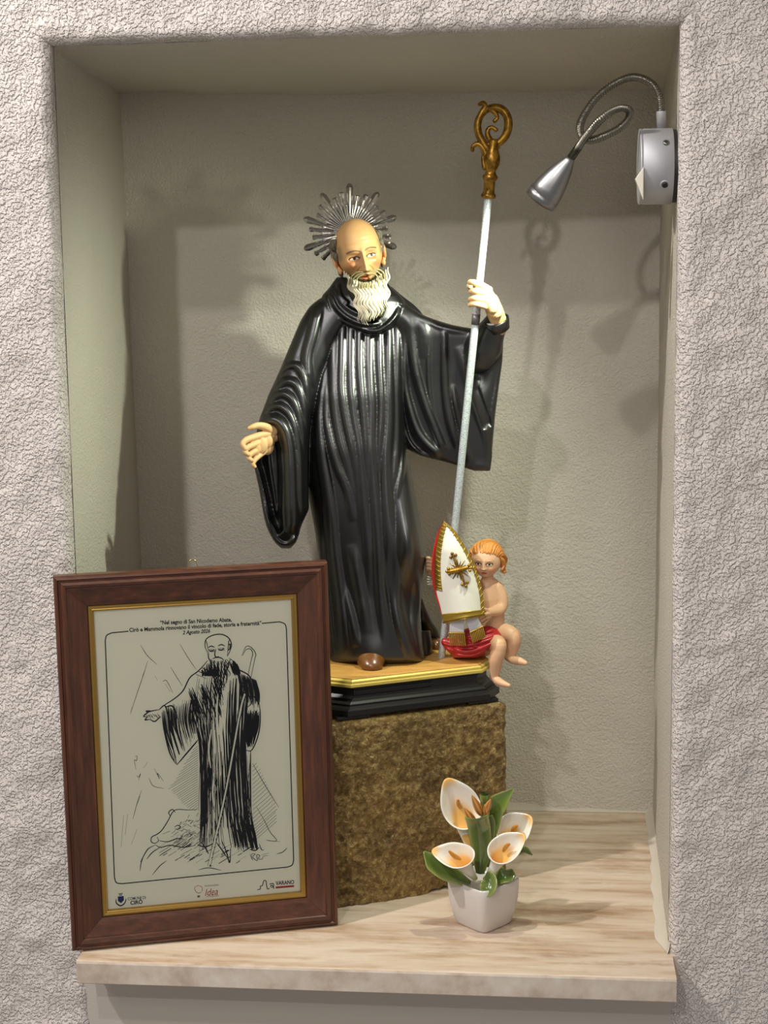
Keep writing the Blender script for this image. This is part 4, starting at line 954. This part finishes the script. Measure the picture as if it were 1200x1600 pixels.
KP = .00068
def FP(u, v, d=0): return P(u, v, .062 + d)
def calla(name, base, centre, R_, face, length_u, tip, prof=None, curl=.25, sp=True, seed=0):
    """trumpet from base to a flared oval mouth. centre: mouth centre; R_: (across, along) half sizes; face: opening direction; tip: direction of the pointed lip"""
    base = np.array(base); c = np.array(centre); f_ = np.array(face, float); f_ /= np.linalg.norm(f_); tp = np.array(tip, float); tp -= f_ * tp.dot(f_); tp /= np.linalg.norm(tp); sd = np.cross(f_, tp)
    n, k = 72, 34; th = np.linspace(0, 2 * PI, n, endpoint=False); G = []; cols = []
    for i in range(k):
        t = i / (k - 1); row = []; crow = []
        for a in th:
            ct = math.cos(a); stn = math.sin(a)
            pointed = 1 + .28 * max(0, ct) ** 6 - .10 * max(0, -ct)
            rim = c + tp * ct * R_[1] * pointed + sd * stn * R_[0] - f_ * .004 * (1 - abs(ct)) + f_ * (-.003 * max(0, ct) ** 2)
            rb = .0032; ang = base + tp * ct * rb + sd * stn * rb
            s_ = t ** 1.0; throat = c - f_ * min(R_) * .95 + (base - c) * .12
            # quadratic path base -> throat -> rim
            q_ = throat + (tp * ct * R_[1] + sd * stn * R_[0]) * .42
            p = ang * (1 - s_) ** 2 + q_ * 2 * s_ * (1 - s_) + rim * s_ ** 2
            if t > .9: p = p - f_ * .0016 * ((t - .9) / .1) ** 2
            row.append(p)
            white = lcol((240, 235, 220)); yel = lcol((240, 176, 20)); grn = lcol((160, 168, 96))
            w_ = max(0, 1 - t / .30); cc_ = white * (1 - w_) + grn * w_
            y_ = sstep(-t, -.74, -.50) * .8; in_ = yel * y_ + white * (1 - y_)
            tipm = float(sstep(ct, .86, .99) * sstep(t, .80, .98)) * .8
            crow.append((cc_ * (1 - tipm) + yel * tipm, in_ * (1 - tipm) + yel * tipm))
        G.append(row); cols.append(crow)
    G = np.array(G); cols = np.array(cols)           # k, n, 2, 3
    # thickness: inner skin set inward
    cen = G.mean(1, keepdims=True); dirn = cen - G; dirn /= np.linalg.norm(dirn, axis=2, keepdims=True) + 1e-9
    In = G + dirn * .0008 + f_ * .0003
    allG = np.concatenate([G, In[::-1]]); allc = np.concatenate([cols[:, :, 0], cols[::-1, :, 1]])
    mb = MB(); mb.grid(allG, close_v=True, col=allc); o = mb.build(name, 'petal', fp)
    if sp:
        mb = MB(); s0 = c - f_ * min(R_) * .75 - tp * R_[1] * .1; s1_ = c + f_ * .001 + tp * R_[1] * .35
        mb.tube(spline([s0, (s0 + s1_) / 2 + sd * .001, s1_], 8), np.array([1.6, 2.2, 2.5, 2.6, 2.5, 2.3, 1.9, 1.2]) * .001, 12); mb.build('spadix', 'spadix', o)
    return o
calla('calla_lily', FP(742, 1372, -.004), FP(713, 1333, -.022), (.0165, .0235), (-.10, -.62, .78), 0, (-1, .1, .25))          # lower left, mouth up
calla('calla_lily', FP(760, 1374, -.002), FP(787, 1325, -.018), (.0165, .0220), (-.12, -.85, .50), 0, (.80, 0, .62))          # lower right
calla('calla_lily', FP(744, 1350, .006), FP(722, 1262, .004), (.0225, .0290), (.22, -.95, .22), 0, (-.42, -.1, .9))           # upper left, tall
calla('calla_lily', FP(768, 1352, .010), FP(800, 1296, .008), (.0195, .0210), (-.10, -.86, .48), 0, (.75, 0, .6))             # right, behind
def leaf(pts, wds, fold=.25, up=(0, -1, .2), col0=(84, 104, 42), col1=(142, 152, 78)):
    q = spline(pts, 26); T = np.gradient(q, axis=0); T /= np.linalg.norm(T, axis=1)[:, None]; up = np.array(up, float); k = 11
    wv = np.interp(np.linspace(0, 1, 26), np.linspace(0, 1, len(wds)), wds); G = []; cl = []; G2 = []
    for p, t, w_ in zip(q, T, wv):
        s_ = np.cross(t, up); s_ /= np.linalg.norm(s_); n_ = np.cross(s_, t); xs = np.linspace(-1, 1, k)
        G.append([p + s_ * x * w_ + n_ * abs(x) ** 1.5 * w_ * fold for x in xs]); G2.append([p + s_ * x * w_ + n_ * (abs(x) ** 1.5 * w_ * fold - .0011) for x in xs])
        cl.append([lcol(col0) * (1 - abs(x) ** 3) + lcol(col1) * abs(x) ** 3 for x in xs])
    G = np.concatenate([np.array(G), np.array(G2)[:, ::-1]], 1); cl = np.concatenate([np.array(cl), np.array(cl)[:, ::-1]], 1)
    mb = MB(); mb.grid(G, close_v=True, col=cl); n0 = 2 * k; mb.f.append(tuple(reversed(range(n0)))); mb.f.append(tuple(25 * n0 + i for i in range(n0))); return mb.build('leaf', 'leaf', fp)
leaf([FP(735, 1382, .002), FP(705, 1368, -.010), FP(680, 1352, -.014), FP(662, 1330, -.012)], [.004, .010, .0135, .012, .0006], .35, (.2, -.6, .8))
leaf([FP(765, 1340, .008), FP(768, 1300, .012), FP(775, 1262, .012), FP(803, 1232, .008)], [.004, .006, .0100, .0115, .0005], .35, (-.2, -1, .2), (98, 120, 50))
leaf([FP(758, 1368, -.012), FP(764, 1374, -.018), FP(762, 1388, -.024), FP(752, 1402, -.026)], [.004, .0085, .0100, .0090, .0010], .25, (-.1, -1, .3), (92, 112, 48))
leaf([FP(750, 1366, .004), FP(752, 1330, 0), FP(749, 1300, -.006), FP(745, 1280, -.016)], [.005, .0105, .0125, .0130, .0135], -.35, (0, -1, .1), (82, 100, 44))
leaf([FP(764, 1355, .006), FP(765, 1320, .004), FP(768, 1290, .004), FP(766, 1275, .002)], [.004, .006, .006, .005, .003], -.3, (0.3, -1, 0), (78, 98, 42))
leaf([FP(772, 1378, .006), FP(785, 1370, 0), FP(795, 1366, .004), FP(800, 1358, .01)], [.004, .008, .010, .007, .001], .3, (0, -.7, .7), (70, 96, 36))
leaf([FP(780, 1350, .02), FP(800, 1335, .02), FP(818, 1328, .02), FP(832, 1336, .018)], [.003, .005, .006, .004, .0006], .3, (0, -.6, .8), (88, 108, 50))
# stub of a cut stem and striped buds
mb = MB(); g_ = lcol((112, 140, 60)); mb.tube([FP(757, 1262, .004), FP(757, 1240, .002)], [.0046, .0054], 18, caps=False, col=g_); mb.f += [tuple(range(18)), tuple(18 + i for i in range(18))]; mb.build('stem', 'leaf', fp)
for (a, b_, w_) in (((753, 1275), (737, 1242), 6.2), ((757, 1272), (767, 1248), 5.6), ((744, 1290), (725, 1262), 6), ((762, 1276), (757, 1256), 4.5)):
    mb = MB(); pa, pb = FP(*a, -.006), FP(*b_, -.010); ax_ = pb - pa; L = np.linalg.norm(ax_); n = 24; G = []; cl = []
    qv = Vector((0, 0, 1)).rotation_difference(Vector(ax_)); 
    for t in np.linspace(0, 1, 14):
        r = w_ * KP * (math.sin(PI * min(1, t ** .8 * .97 + .03)) ** .75 + .02)
        G.append([np.array(Vector(pa) + qv @ Vector((r * (1 + .10 * math.cos(5 * x)) * math.cos(x), r * (1 + .10 * math.cos(5 * x)) * math.sin(x), L * t))) for x in np.arange(n) * 2 * PI / n])
        cl.append([lcol((204, 150, 76)) * (.5 + .5 * math.cos(5 * x)) + lcol((150, 84, 30)) * (.5 - .5 * math.cos(5 * x)) for x in np.arange(n) * 2 * PI / n])
    mb.grid(np.array(G), close_v=True, col=np.array(cl)); mb.build('bud', 'bud', fp)

# ================================================================== picture frame
f00, f10, f01, f11 = [np.array(P(*a)) for a in ((112, 1490, -.038), (530, 1448, .051), (84, 903, -.020), (512, 880, .069))]
FU = (f10 - f00); FWd = (np.linalg.norm(FU) + np.linalg.norm(f11 - f01)) / 2; FU = FU / np.linalg.norm(FU) + (f11 - f01) / np.linalg.norm(f11 - f01); FU[2] = 0; FU /= np.linalg.norm(FU)
FV = (f01 - f00) / 2 + (f11 - f10) / 2; FHt = np.linalg.norm(FV); FV -= FU * FV.dot(FU); FV /= np.linalg.norm(FV); FN = np.cross(FU, FV)      # FN towards the viewer
if FN[1] > 0: FN = -FN
F0 = (f00 + f10) / 2 - FU * FWd / 2 + 0; F0 = F0 + EZ * max(0, .0012 - F0[2])
pf = thing('picture_frame', 'reddish brown wooden picture frame with a gilt liner, leaning at the niche corner', 'picture', tuple(F0 + FU * FWd / 2))
def FQ(x, y, z=0): return F0 + FU * x + FV * y + FN * z
prof = [(0, -.018), (0, -.004), (.0016, -.0016), (.004, -.0006), (.0052, -.0022), (.0064, -.0022), (.0076, -.0008), (.0100, .0004), (.0128, -.0002), (.0138, -.0016), (.0150, -.0016), (.030, -.0046), (.0345, -.0058), (.0355, -.0090), (.0355, -.018)]
cor = [(0, 0), (FWd, 0), (FWd, FHt), (0, FHt)]; ind = [(1, 1), (-1, 1), (-1, -1), (1, -1)]
for k in range(4):
    a, b = cor[k], cor[(k + 1) % 4]; ia, ib = ind[k], ind[(k + 1) % 4]; mb = MB(); g = .00012
    G = np.array([[FQ(p[0] + i_[0] * d + (g if s_ == 0 else -g) * (b[0] - a[0]) / (abs(b[0] - a[0]) + 1e-9), p[1] + i_[1] * d + (g if s_ == 0 else -g) * (b[1] - a[1]) / (abs(b[1] - a[1]) + 1e-9), z) for d, z in prof] for s_, p, i_ in ((0, a, ia), (1, b, ib))])
    mb.grid(G, close_v=True); n0 = len(prof); mb.f.append(tuple(range(n0))); mb.f.append(tuple(reversed(range(n0, 2 * n0))))
    mb.build('rail' if k % 2 == 0 else 'stile', 'frame_wood_h' if k % 2 == 0 else 'frame_wood', pf, smooth=False)
prof2 = [(.0350, -.0070), (.0362, -.0060), (.0378, -.0060), (.0388, -.0068), (.0398, -.0066), (.0410, -.0074), (.0416, -.0095), (.0416, -.0120), (.0350, -.0120)]
for k in range(4):
    a, b = cor[k], cor[(k + 1) % 4]; ia, ib = ind[k], ind[(k + 1) % 4]; mb = MB()
    G = np.array([[FQ(p[0] + i_[0] * d, p[1] + i_[1] * d, z) for d, z in prof2] for p, i_ in ((a, ia), (b, ib))])
    mb.grid(G, close_v=True); n0 = len(prof2); mb.f.append(tuple(range(n0))); mb.f.append(tuple(reversed(range(n0, 2 * n0)))); mb.build('gilt_liner', 'gilt', pf, smooth=False)
def sheet(name, d, z0, z1, material):
    mb = MB(); mb.prism([FQ(d, d, z0), FQ(FWd - d, d, z0), FQ(FWd - d, FHt - d, z0), FQ(d, FHt - d, z0)], FN * (z1 - z0)); return mb.build(name, material, pf, smooth=False)
paper = sheet('printed_sheet', .0385, -.0120, -.0114, 'paper'); sheet('backing_board', .030, -.0165, -.0122, 'backing')
mb = MB(); mb.add([FQ(.040, .040, -.0096), FQ(FWd - .040, .040, -.0096), FQ(FWd - .040, FHt - .040, -.0096), FQ(.040, FHt - .040, -.0096)], [(0, 1, 2, 3)]); mb.build('glass', 'glass', pf, smooth=False, fix=False)
mb = MB(); hk = [(-.006, -.004), (-.0035, .006), (-.001, .0082), (.0015, .0080), (.004, .0055), (.0065, -.004)]; xh = .5 * FWd + .0015
mb.tube([FQ(xh + a, FHt + b_, -.0175) for a, b_ in spline(hk, 24)], .0007, 8); mb.build('hanging_ring', 'brass', pf)

# print: everything is drawn on the sheet as thin flat ink
PZ_ = -.01135
def S(X, Y):
    """a point of the drawing (2.5x enlarged picture coordinates) on the sheet"""
    d = ray(70 + X / 2.5, 860 + Y / 2.5); o = F0 + FN * PZ_; t = (o - CAM).dot(FN) / d.dot(FN); p = CAM + d * t - F0; return p.dot(FU), p.dot(FV)
def stroke(mb, pts, wd, raw=False, taper=True, n=None, z=0):
    q = np.array([S(*p) for p in pts]) if not raw else np.array(pts, float)
    if len(q) > 2: q = spline(q, n or 5 * len(q))
    T = np.gradient(q, axis=0); T /= np.linalg.norm(T, axis=1)[:, None] + 1e-12; N = np.stack([-T[:, 1], T[:, 0]], -1)
    t = np.linspace(0, 1, len(q)); w_ = wd * .000145 * (np.sin(PI * np.clip(t * .9 + .05, 0, 1)) ** .5 if taper else np.ones(len(q)))
    a = q + N * w_[:, None]; b = q - N * w_[:, None]
    mb.add([FQ(x, y, PZ_ + z) for x, y in a] + [FQ(x, y, PZ_ + z) for x, y in b], [(i, i + 1, i + 1 + len(q), i + len(q)) for i in range(len(q) - 1)])
def fill(mb, pts, z=0, smooth_=True):
    q = np.array([S(*p) for p in pts]); mb.add([FQ(x, y, PZ_ + z) for x, y in q], [tuple(range(len(q)))])
ink = MB(); dr = random.Random(21)
# rounded border with a gap for the title
bw = 4.2
stroke(ink, [(327, 316), (262, 322)], bw, taper=False); stroke(ink, [(262, 322), (242, 332), (236, 352)], bw, taper=False); stroke(ink, [(236, 352), (272, 1278)], bw, taper=False)
stroke(ink, [(272, 1278), (280, 1298), (302, 1302)], bw, taper=False); stroke(ink, [(302, 1302), (948, 1237)], bw, taper=False); stroke(ink, [(948, 1237), (966, 1229), (972, 1210)], bw, taper=False)
stroke(ink, [(972, 1210), (944, 308)], bw, taper=False); stroke(ink, [(944, 308), (938, 288), (918, 279)], bw, taper=False); stroke(ink, [(918, 279), (848, 285)], bw, taper=False)
def lines(ls, wd):
    for l in ls: stroke(ink, l, wd)
# head
lines([[(636, 400), (626, 375), (630, 348), (655, 332), (690, 328), (718, 342), (729, 368), (722, 396), (712, 415)], [(636, 400), (642, 425), (655, 440)], [(638, 380), (650, 374), (664, 379)], [(676, 374), (690, 368), (704, 374)],
       [(641, 390), (652, 394), (662, 388)], [(676, 386), (690, 390), (700, 382)], [(668, 384), (664, 405), (668, 416), (680, 414)], [(655, 424), (670, 418), (688, 420), (700, 430)], [(716, 372), (724, 366), (722, 384), (714, 392)]], 4.6)
for k in range(12): stroke(ink, [(629 + k * .9, 350 + k * 4), (634 + k * .7, 362 + k * 4.4)], 4); stroke(ink, [(722 - k * .6, 345 + k * 5), (716 - k * .3, 358 + k * 5)], 3.5)
for k in range(8): stroke(ink, [(640 + k * 3, 384 + k % 3), (644 + k * 3, 396 + k % 4)], 3.2); stroke(ink, [(676 + k * 3.4, 380), (680 + k * 3.2, 392)], 3)
# beard
for k in range(34):
    t = k / 33; x0 = 640 + 78 * t; x1 = 664 + 52 * t; y1 = 500 + 58 * math.sin(PI * min(1, t * .9 + .15)) + dr.uniform(-18, 14); am = dr.uniform(3, 8)
    stroke(ink, [(x0 + (x1 - x0) * s + am * math.sin(s * 7 + k), 424 + 10 * (1 - abs(2 * t - 1)) + (y1 - 428) * s) for s in np.linspace(0, 1, 7)], dr.choice([2, 3, 4]))
# hood and shoulders
lines([[(636, 430), (618, 452), (596, 474), (566, 498), (540, 548), (508, 578), (468, 604), (448, 622)], [(720, 420), (742, 440), (748, 462), (770, 472), (800, 492), (822, 540), (836, 590)], [(600, 472), (640, 488), (668, 482)], [(612, 458), (646, 472), (664, 466)], [(590, 484), (630, 500)]], 5)
for k in range(26): x = 726 + dr.uniform(-6, 24); stroke(ink, [(x, 430 + k), (x + 8, 452 + k), (x + 14, 476 + k * .6)], dr.choice([3, 5, 7]))
for k in range(26):
    x = 752 + k * 2.9; y0_ = 476 + k * 1.2; stroke(ink, [(x, y0_), (x + 10 + k * .1, y0_ + 50), (x + 14, y0_ + 100 + dr.uniform(-20, 30))], dr.choice([2.5, 4, 5]))
for k in range(22): x = 612 + k * 3; stroke(ink, [(x, 440 + dr.uniform(0, 30)), (x + 4, 480), (x + 2, 492)], dr.choice([3, 5]))
# robe body: long folds
edgeL = lambda y: np.interp(y, [480, 560, 700, 760, 900, 1050, 1150], [600, 588, 592, 604, 606, 604, 596]); edgeR = lambda y: np.interp(y, [480, 600, 700, 800, 950, 1080, 1170], [800, 795, 788, 786, 790, 806, 838])
for k in range(150):
    t = dr.random(); dark = (t > .62) or (t < .12) or dr.random() < .35
    y0_ = dr.uniform(480, 900); y1 = min(1160, y0_ + dr.uniform(140, 420)); sh = dr.uniform(-8, 8)
    if .28 < t < .52 and 540 < y0_ < 760 and dr.random() < .8: continue
    pts = [(edgeL(y) + (edgeR(y) - edgeL(y)) * (t + .012 * math.sin(y * .012 + k)) + sh * (y - y0_) / 200, y) for y in np.linspace(y0_, y1, 6)]
    stroke(ink, pts, dr.choice([2, 3, 4, 5.5]) if dark else dr.choice([1.6, 2.4]))
for t in (.70, .76, .83, .90, .96): stroke(ink, [(edgeL(y) + (edgeR(y) - edgeL(y)) * (t + .01 * math.sin(y * .02 + t * 9)), y) for y in np.linspace(500, 1165, 9)], dr.choice([7, 9, 10]), z=.00001)
for t in (.04, .10): stroke(ink, [(edgeL(y) + (edgeR(y) - edgeL(y)) * t, y) for y in np.linspace(760, 1140, 8)], 7, z=.00001)
for k in range(85):       # dark hollow at the lower left of the robe
    x = dr.uniform(604, 672); y = dr.uniform(830, 1130); stroke(ink, [(x, y), (x + dr.uniform(-4, 6), y + dr.uniform(24, 60))], dr.choice([2.5, 4, 6]))
for k in range(60):        # chest hatching beside the beard
    x = dr.uniform(560, 672); y = 500 + dr.uniform(0, 90) + (672 - x) * .3; stroke(ink, [(x, y), (x + 16, y + 40), (x + 26, y + 78)], dr.choice([2.5, 4, 5]))
# outstretched sleeve
lines([[(446, 622), (468, 606), (480, 640), (486, 700), (500, 770), (516, 838)], [(516, 838), (548, 800), (584, 758), (598, 740)], [(470, 612), (500, 610), (520, 660)], [(458, 632), (466, 700), (488, 790), (512, 834)]], 6)
for k in range(34):
    t = k / 33; x0 = 462 + 132 * t; y0_ = 616 - 50 * t + dr.uniform(-6, 20); x1 = 506 + 86 * t; y1 = 826 - 76 * t - dr.uniform(0, 60); stroke(ink, [(x0, y0_), ((x0 + x1) / 2 - 10, (y0_ + y1) / 2), (x1, y1)], dr.choice([2, 3, 5, 7]) if t < .3 or t > .8 else dr.choice([1.6, 2.4, 4]))
lines([[(448, 622), (424, 626), (404, 632), (386, 648), (402, 650)], [(402, 650), (392, 662), (410, 660)], [(410, 660), (430, 668), (452, 648)], [(404, 632), (396, 628), (412, 626)]], 5)
for k in range(14): stroke(ink, [(392 + k * 4, 640 + dr.uniform(-4, 10)), (402 + k * 4, 650 + dr.uniform(-4, 10))], 4)
# right sleeve and hand
lines([[(836, 590), (842, 640), (838, 700), (824, 750), (806, 782), (784, 780)], [(784, 620), (780, 680), (790, 760)], [(764, 560), (782, 556), (800, 572), (806, 598), (792, 612)], [(762, 572), (780, 570)], [(760, 584), (778, 582)], [(764, 594), (778, 594)], [(800, 560), (826, 580), (838, 606)]], 5)
for k in range(36):
    t = k / 35; x0 = 784 + 54 * t; stroke(ink, [(x0, 618 + dr.uniform(0, 30)), (x0 + 2 - 6 * t, 690), (792 + 26 * t, 770 - dr.uniform(0, 50) * t)], dr.choice([1.6, 3, 4, 5]))
# crook
for off_ in (0, 11): stroke(ink, [(636 + off_ * 1.1, 1232), (700 + off_, 950), (756 + off_, 640), (776 + off_, 560)], 3.6, z=.00004)
for off_ in (0, 13): stroke(ink, [(782 + off_, 545), (806 + off_, 430), (812 + off_ * .9, 404), (804 + off_ * .2, 386 - off_ * .5), (786, 388 - off_ * .9), (772 - off_ * .2, 412)], 3.2)
stroke(ink, [(641, 1234), (653, 1232)], 5); stroke(ink, [(642, 1220), (648, 1236)], 9)
stroke(ink, [(783, 782), (782, 900), (790, 1010)], 5); stroke(ink, [(804, 784), (803, 900), (806, 1050)], 6)
for k in range(24): stroke(ink, [(786 + dr.uniform(0, 18), 790 + dr.uniform(0, 260)), (788 + dr.uniform(0, 14), 850 + dr.uniform(0, 260))], dr.choice([2, 4]))
# hem
for k in range(50):
    x = 740 + dr.uniform(0, 90); stroke(ink, [(x - 20, 1040 + dr.uniform(-30, 50)), (x - 8, 1100), (x + 4, 1165 + dr.uniform(-14, 8))], dr.choice([2, 4, 6]))
lines([[(838, 1160), (822, 1172), (800, 1168)], [(690, 1130), (710, 1180), (722, 1220), (726, 1160)], [(670, 1140), (692, 1170), (712, 1200)], [(612, 1140), (632, 1170), (640, 1186)], [(596, 1150), (628, 1158), (666, 1140)]], 5)
# hatched shadows
for k in range(27):
    y = 770 + k * 9.2; x1 = 598; x0 = np.interp(y, [770, 870, 980, 1020], [580, 486, 556, 590]); stroke(ink, [(x0 + dr.uniform(-4, 4), y + (x1 - x0) * .55), (x1, y - 6)], 3.2)
for k in range(27):
    y = 830 + k * 12; x0 = 812; x1 = np.interp(y, [830, 1000, 1150], [830, 905, 900]); stroke(ink, [(x0, y + (x1 - x0) * .9), (x1 + dr.uniform(-3, 3), y)], 3.2) if y + (x1 - x0) * .9 < 1150 else None
lines([[(812, 832), (850, 900), (880, 950), (914, 1004)], [(826, 1000), (860, 1060), (880, 1100), (906, 1134), (866, 1132), (920, 1138)]], 2.6)
# wild boar's head and rocks
lines([[(596, 1012), (560, 1014), (520, 1012), (500, 1022), (480, 1058), (458, 1092), (440, 1108), (418, 1120), (416, 1138), (430, 1144), (444, 1134), (438, 1118)], [(492, 1040), (484, 1024), (498, 1012), (510, 1024)], [(506, 1082), (518, 1074), (530, 1080), (520, 1090), (508, 1088)],
       [(446, 1134), (480, 1138), (516, 1126), (544, 1128)], [(432, 1150), (452, 1160), (490, 1152), (540, 1160), (590, 1152)], [(432, 1150), (404, 1166), (388, 1190), (374, 1218)], [(450, 1160), (420, 1180), (398, 1206)], [(460, 1108), (490, 1096)]], 4)
for k in range(90):
    x = dr.uniform(470, 600); y = dr.uniform(1020, 1120)
    if y < 1150 - (x - 440) * .9: continue
    stroke(ink, [(x, y), (x + dr.uniform(6, 16), y + dr.uniform(-14, 6))], dr.choice([2.5, 4, 6]))
for k in range(70): x = dr.uniform(500, 604); y = dr.uniform(1108, 1160); stroke(ink, [(x, y), (x + 16, y - 14)], dr.choice([2.5, 3.5]))
for k in range(60):
    x = dr.uniform(440, 780); y = 1160 + dr.uniform(0, 70) - abs(x - 640) * .06; L = dr.uniform(10, 40); stroke(ink, [(x, y), (x + L, y - L * .62)], dr.choice([2, 4, 7]))
lines([[(372, 1252), (376, 1222), (384, 1200)], [(420, 1268), (450, 1232), (476, 1212)], [(600, 1248), (640, 1240), (690, 1250)], [(906, 1186), (930, 1178), (946, 1162)], [(838, 1146), (846, 1168), (856, 1170)]], 3.4)
# loose strokes of the background
lines([[(374, 370), (400, 410), (438, 446)], [(528, 366), (560, 420), (592, 466)], [(402, 432), (384, 490), (360, 560), (336, 634)], [(382, 490), (390, 470)], [(430, 490), (440, 508)], [(460, 512), (476, 510), (500, 556)], [(470, 520), (490, 552)], [(492, 456), (512, 490), (538, 530)],
       [(352, 806), (360, 804), (358, 822), (350, 820), (356, 856)], [(358, 878), (366, 886), (374, 872), (366, 898)], [(386, 850), (402, 826)], [(406, 888), (424, 920), (466, 930)], [(428, 852), (448, 892), (440, 870), (464, 902)],
       [(378, 936), (360, 990), (344, 1050)], [(372, 960), (354, 1010)], [(308, 1032), (298, 1160)], [(324, 1030), (314, 1110)], [(360, 1090), (338, 1148)], [(340, 612), (334, 640)]], 2.2)
# signature scrawl
lines([[(800, 1186), (812, 1210), (806, 1188), (822, 1186), (812, 1198), (830, 1212), (828, 1190), (840, 1192), (834, 1204), (848, 1206), (856, 1194), (872, 1192)], [(846, 1190), (876, 1182)]], 2.6)
wh = MB()
stroke(wh, [(641, 1228), (705, 950), (761, 640), (781, 560)], 6.5, taper=False, z=.00003)
for q_ in ([(676, 560), (672, 640), (680, 720)], [(690, 570), (694, 650), (690, 740)], [(650, 700), (640, 780), (648, 850)], [(700, 1000), (706, 1080), (712, 1150)], [(664, 860), (656, 940), (660, 1000)]): stroke(wh, q_, 7, z=.00003)
tag(wh.build('pale_strokes', 'paper', paper, smooth=False, fix=False), kind='stuff')
dwg = ink.build('ink_drawing', 'ink', paper, smooth=False, fix=False)
def text(name, body, X0, Y0, X1, Y1, hgt, material='ink', bold=0., shear=0., align='CENTER', z=.00002):
    """one line of print whose middle runs from one drawing point to another"""
    cu = bpy.data.curves.new('t', 'FONT'); cu.body = body; cu.size = 1; cu.align_x = 'CENTER'; cu.align_y = 'CENTER'; cu.offset = bold; cu.shear = shear; cu.resolution_u = 3
    to = bpy.data.objects.new('t', cu); C.objects.link(to); dg = bpy.context.evaluated_depsgraph_get(); me = bpy.data.meshes.new_from_object(to.evaluated_get(dg)); bpy.data.objects.remove(to)
    a = np.array(S(X0, Y0)); b = np.array(S(X1, Y1)); d = b - a; L = np.linalg.norm(d); d /= L; nrm = np.array([-d[1], d[0]])
    co = np.array([v.co[:] for v in me.vertices]); wx = co[:, 0].max() - co[:, 0].min(); cx_ = (co[:, 0].max() + co[:, 0].min()) / 2
    hh = hgt / 2.5 * .00078
    for v, c in zip(me.vertices, co):
        p = (a + b) / 2 + d * (c[0] - cx_) / wx * L + nrm * c[1] * hh; v.co = FQ(p[0], p[1], PZ_ + z)
    return link_mesh(name, me, material, paper, smooth=False)
text('print_line', '\u201cNel segno di San Nicodemo Abate,', 450, 283, 730, 271, 20, bold=.03)
text('print_line', 'Cir\u00f2 e Mammola rinnovano il vincolo di fede, storia e fraternit\u00e0\u201d', 330, 312, 846, 284, 20, bold=.03)
text('print_line', '2 Agosto 2026', 538, 322, 646, 315, 19, bold=.03, shear=.25)
text('print_line', 'COMUNE DI', 324, 1362, 394, 1356, 15, bold=.012); text('print_line', 'CIR\u00d2', 334, 1378, 382, 1373, 20, bold=.03)
text('print_line', 'VARANO', 902, 1301, 974, 1296, 21, bold=.025); text('print_line', 'Idea', 626, 1338, 676, 1333, 38, 'ink_red', shear=.3)
text('print_line', 'FALEGNAMERIA', 624, 1311, 680, 1307, 8); text('print_line', 'arredamenti', 632, 1352, 680, 1348, 8, 'ink_red')
lg = MB(); stroke(lg, [(902, 1317), (974, 1311)], 8, taper=False, n=4); 
for a, b in (((584, 1322), (590, 1312)), ((590, 1312), (604, 1310)), ((604, 1310), (616, 1318)), ((616, 1318), (614, 1334)), ((584, 1322), (590, 1334)), ((590, 1334), (600, 1340)), ((600, 1340), (612, 1336))): stroke(lg, [a, ((a[0] + b[0]) / 2, (a[1] + b[1]) / 2 - 1), b], 2.4)
tag(lg.build('red_logo', 'ink_red', paper, smooth=False, fix=False), kind='stuff')
lg = MB(); 
for pth in ([(830, 1326), (842, 1322), (842, 1312), (850, 1310)], [(850, 1310), (856, 1290), (864, 1292), (866, 1306)], [(866, 1306), (870, 1322), (878, 1320)], [(878, 1304), (892, 1302), (894, 1322)], [(880, 1314), (886, 1308), (890, 1314), (884, 1318)], [(596, 1350), (606, 1349)], [(596, 1354), (606, 1353)], [(288, 1342), (304, 1340)], [(290, 1347), (302, 1346)]): stroke(lg, pth, 3.4, taper=False)
stroke(lg, [(278, 1362), (280, 1378), (296, 1388), (312, 1378), (318, 1360)], 5)
tag(lg.build('black_logo', 'ink', paper, smooth=False, fix=False), kind='stuff')
lg = MB(); fill(lg, [(285, 1352), (308, 1350), (309, 1366), (298, 1378), (286, 1370)], .00001); lg.build('crest_shield', 'ink_blue', paper, smooth=False, fix=False)
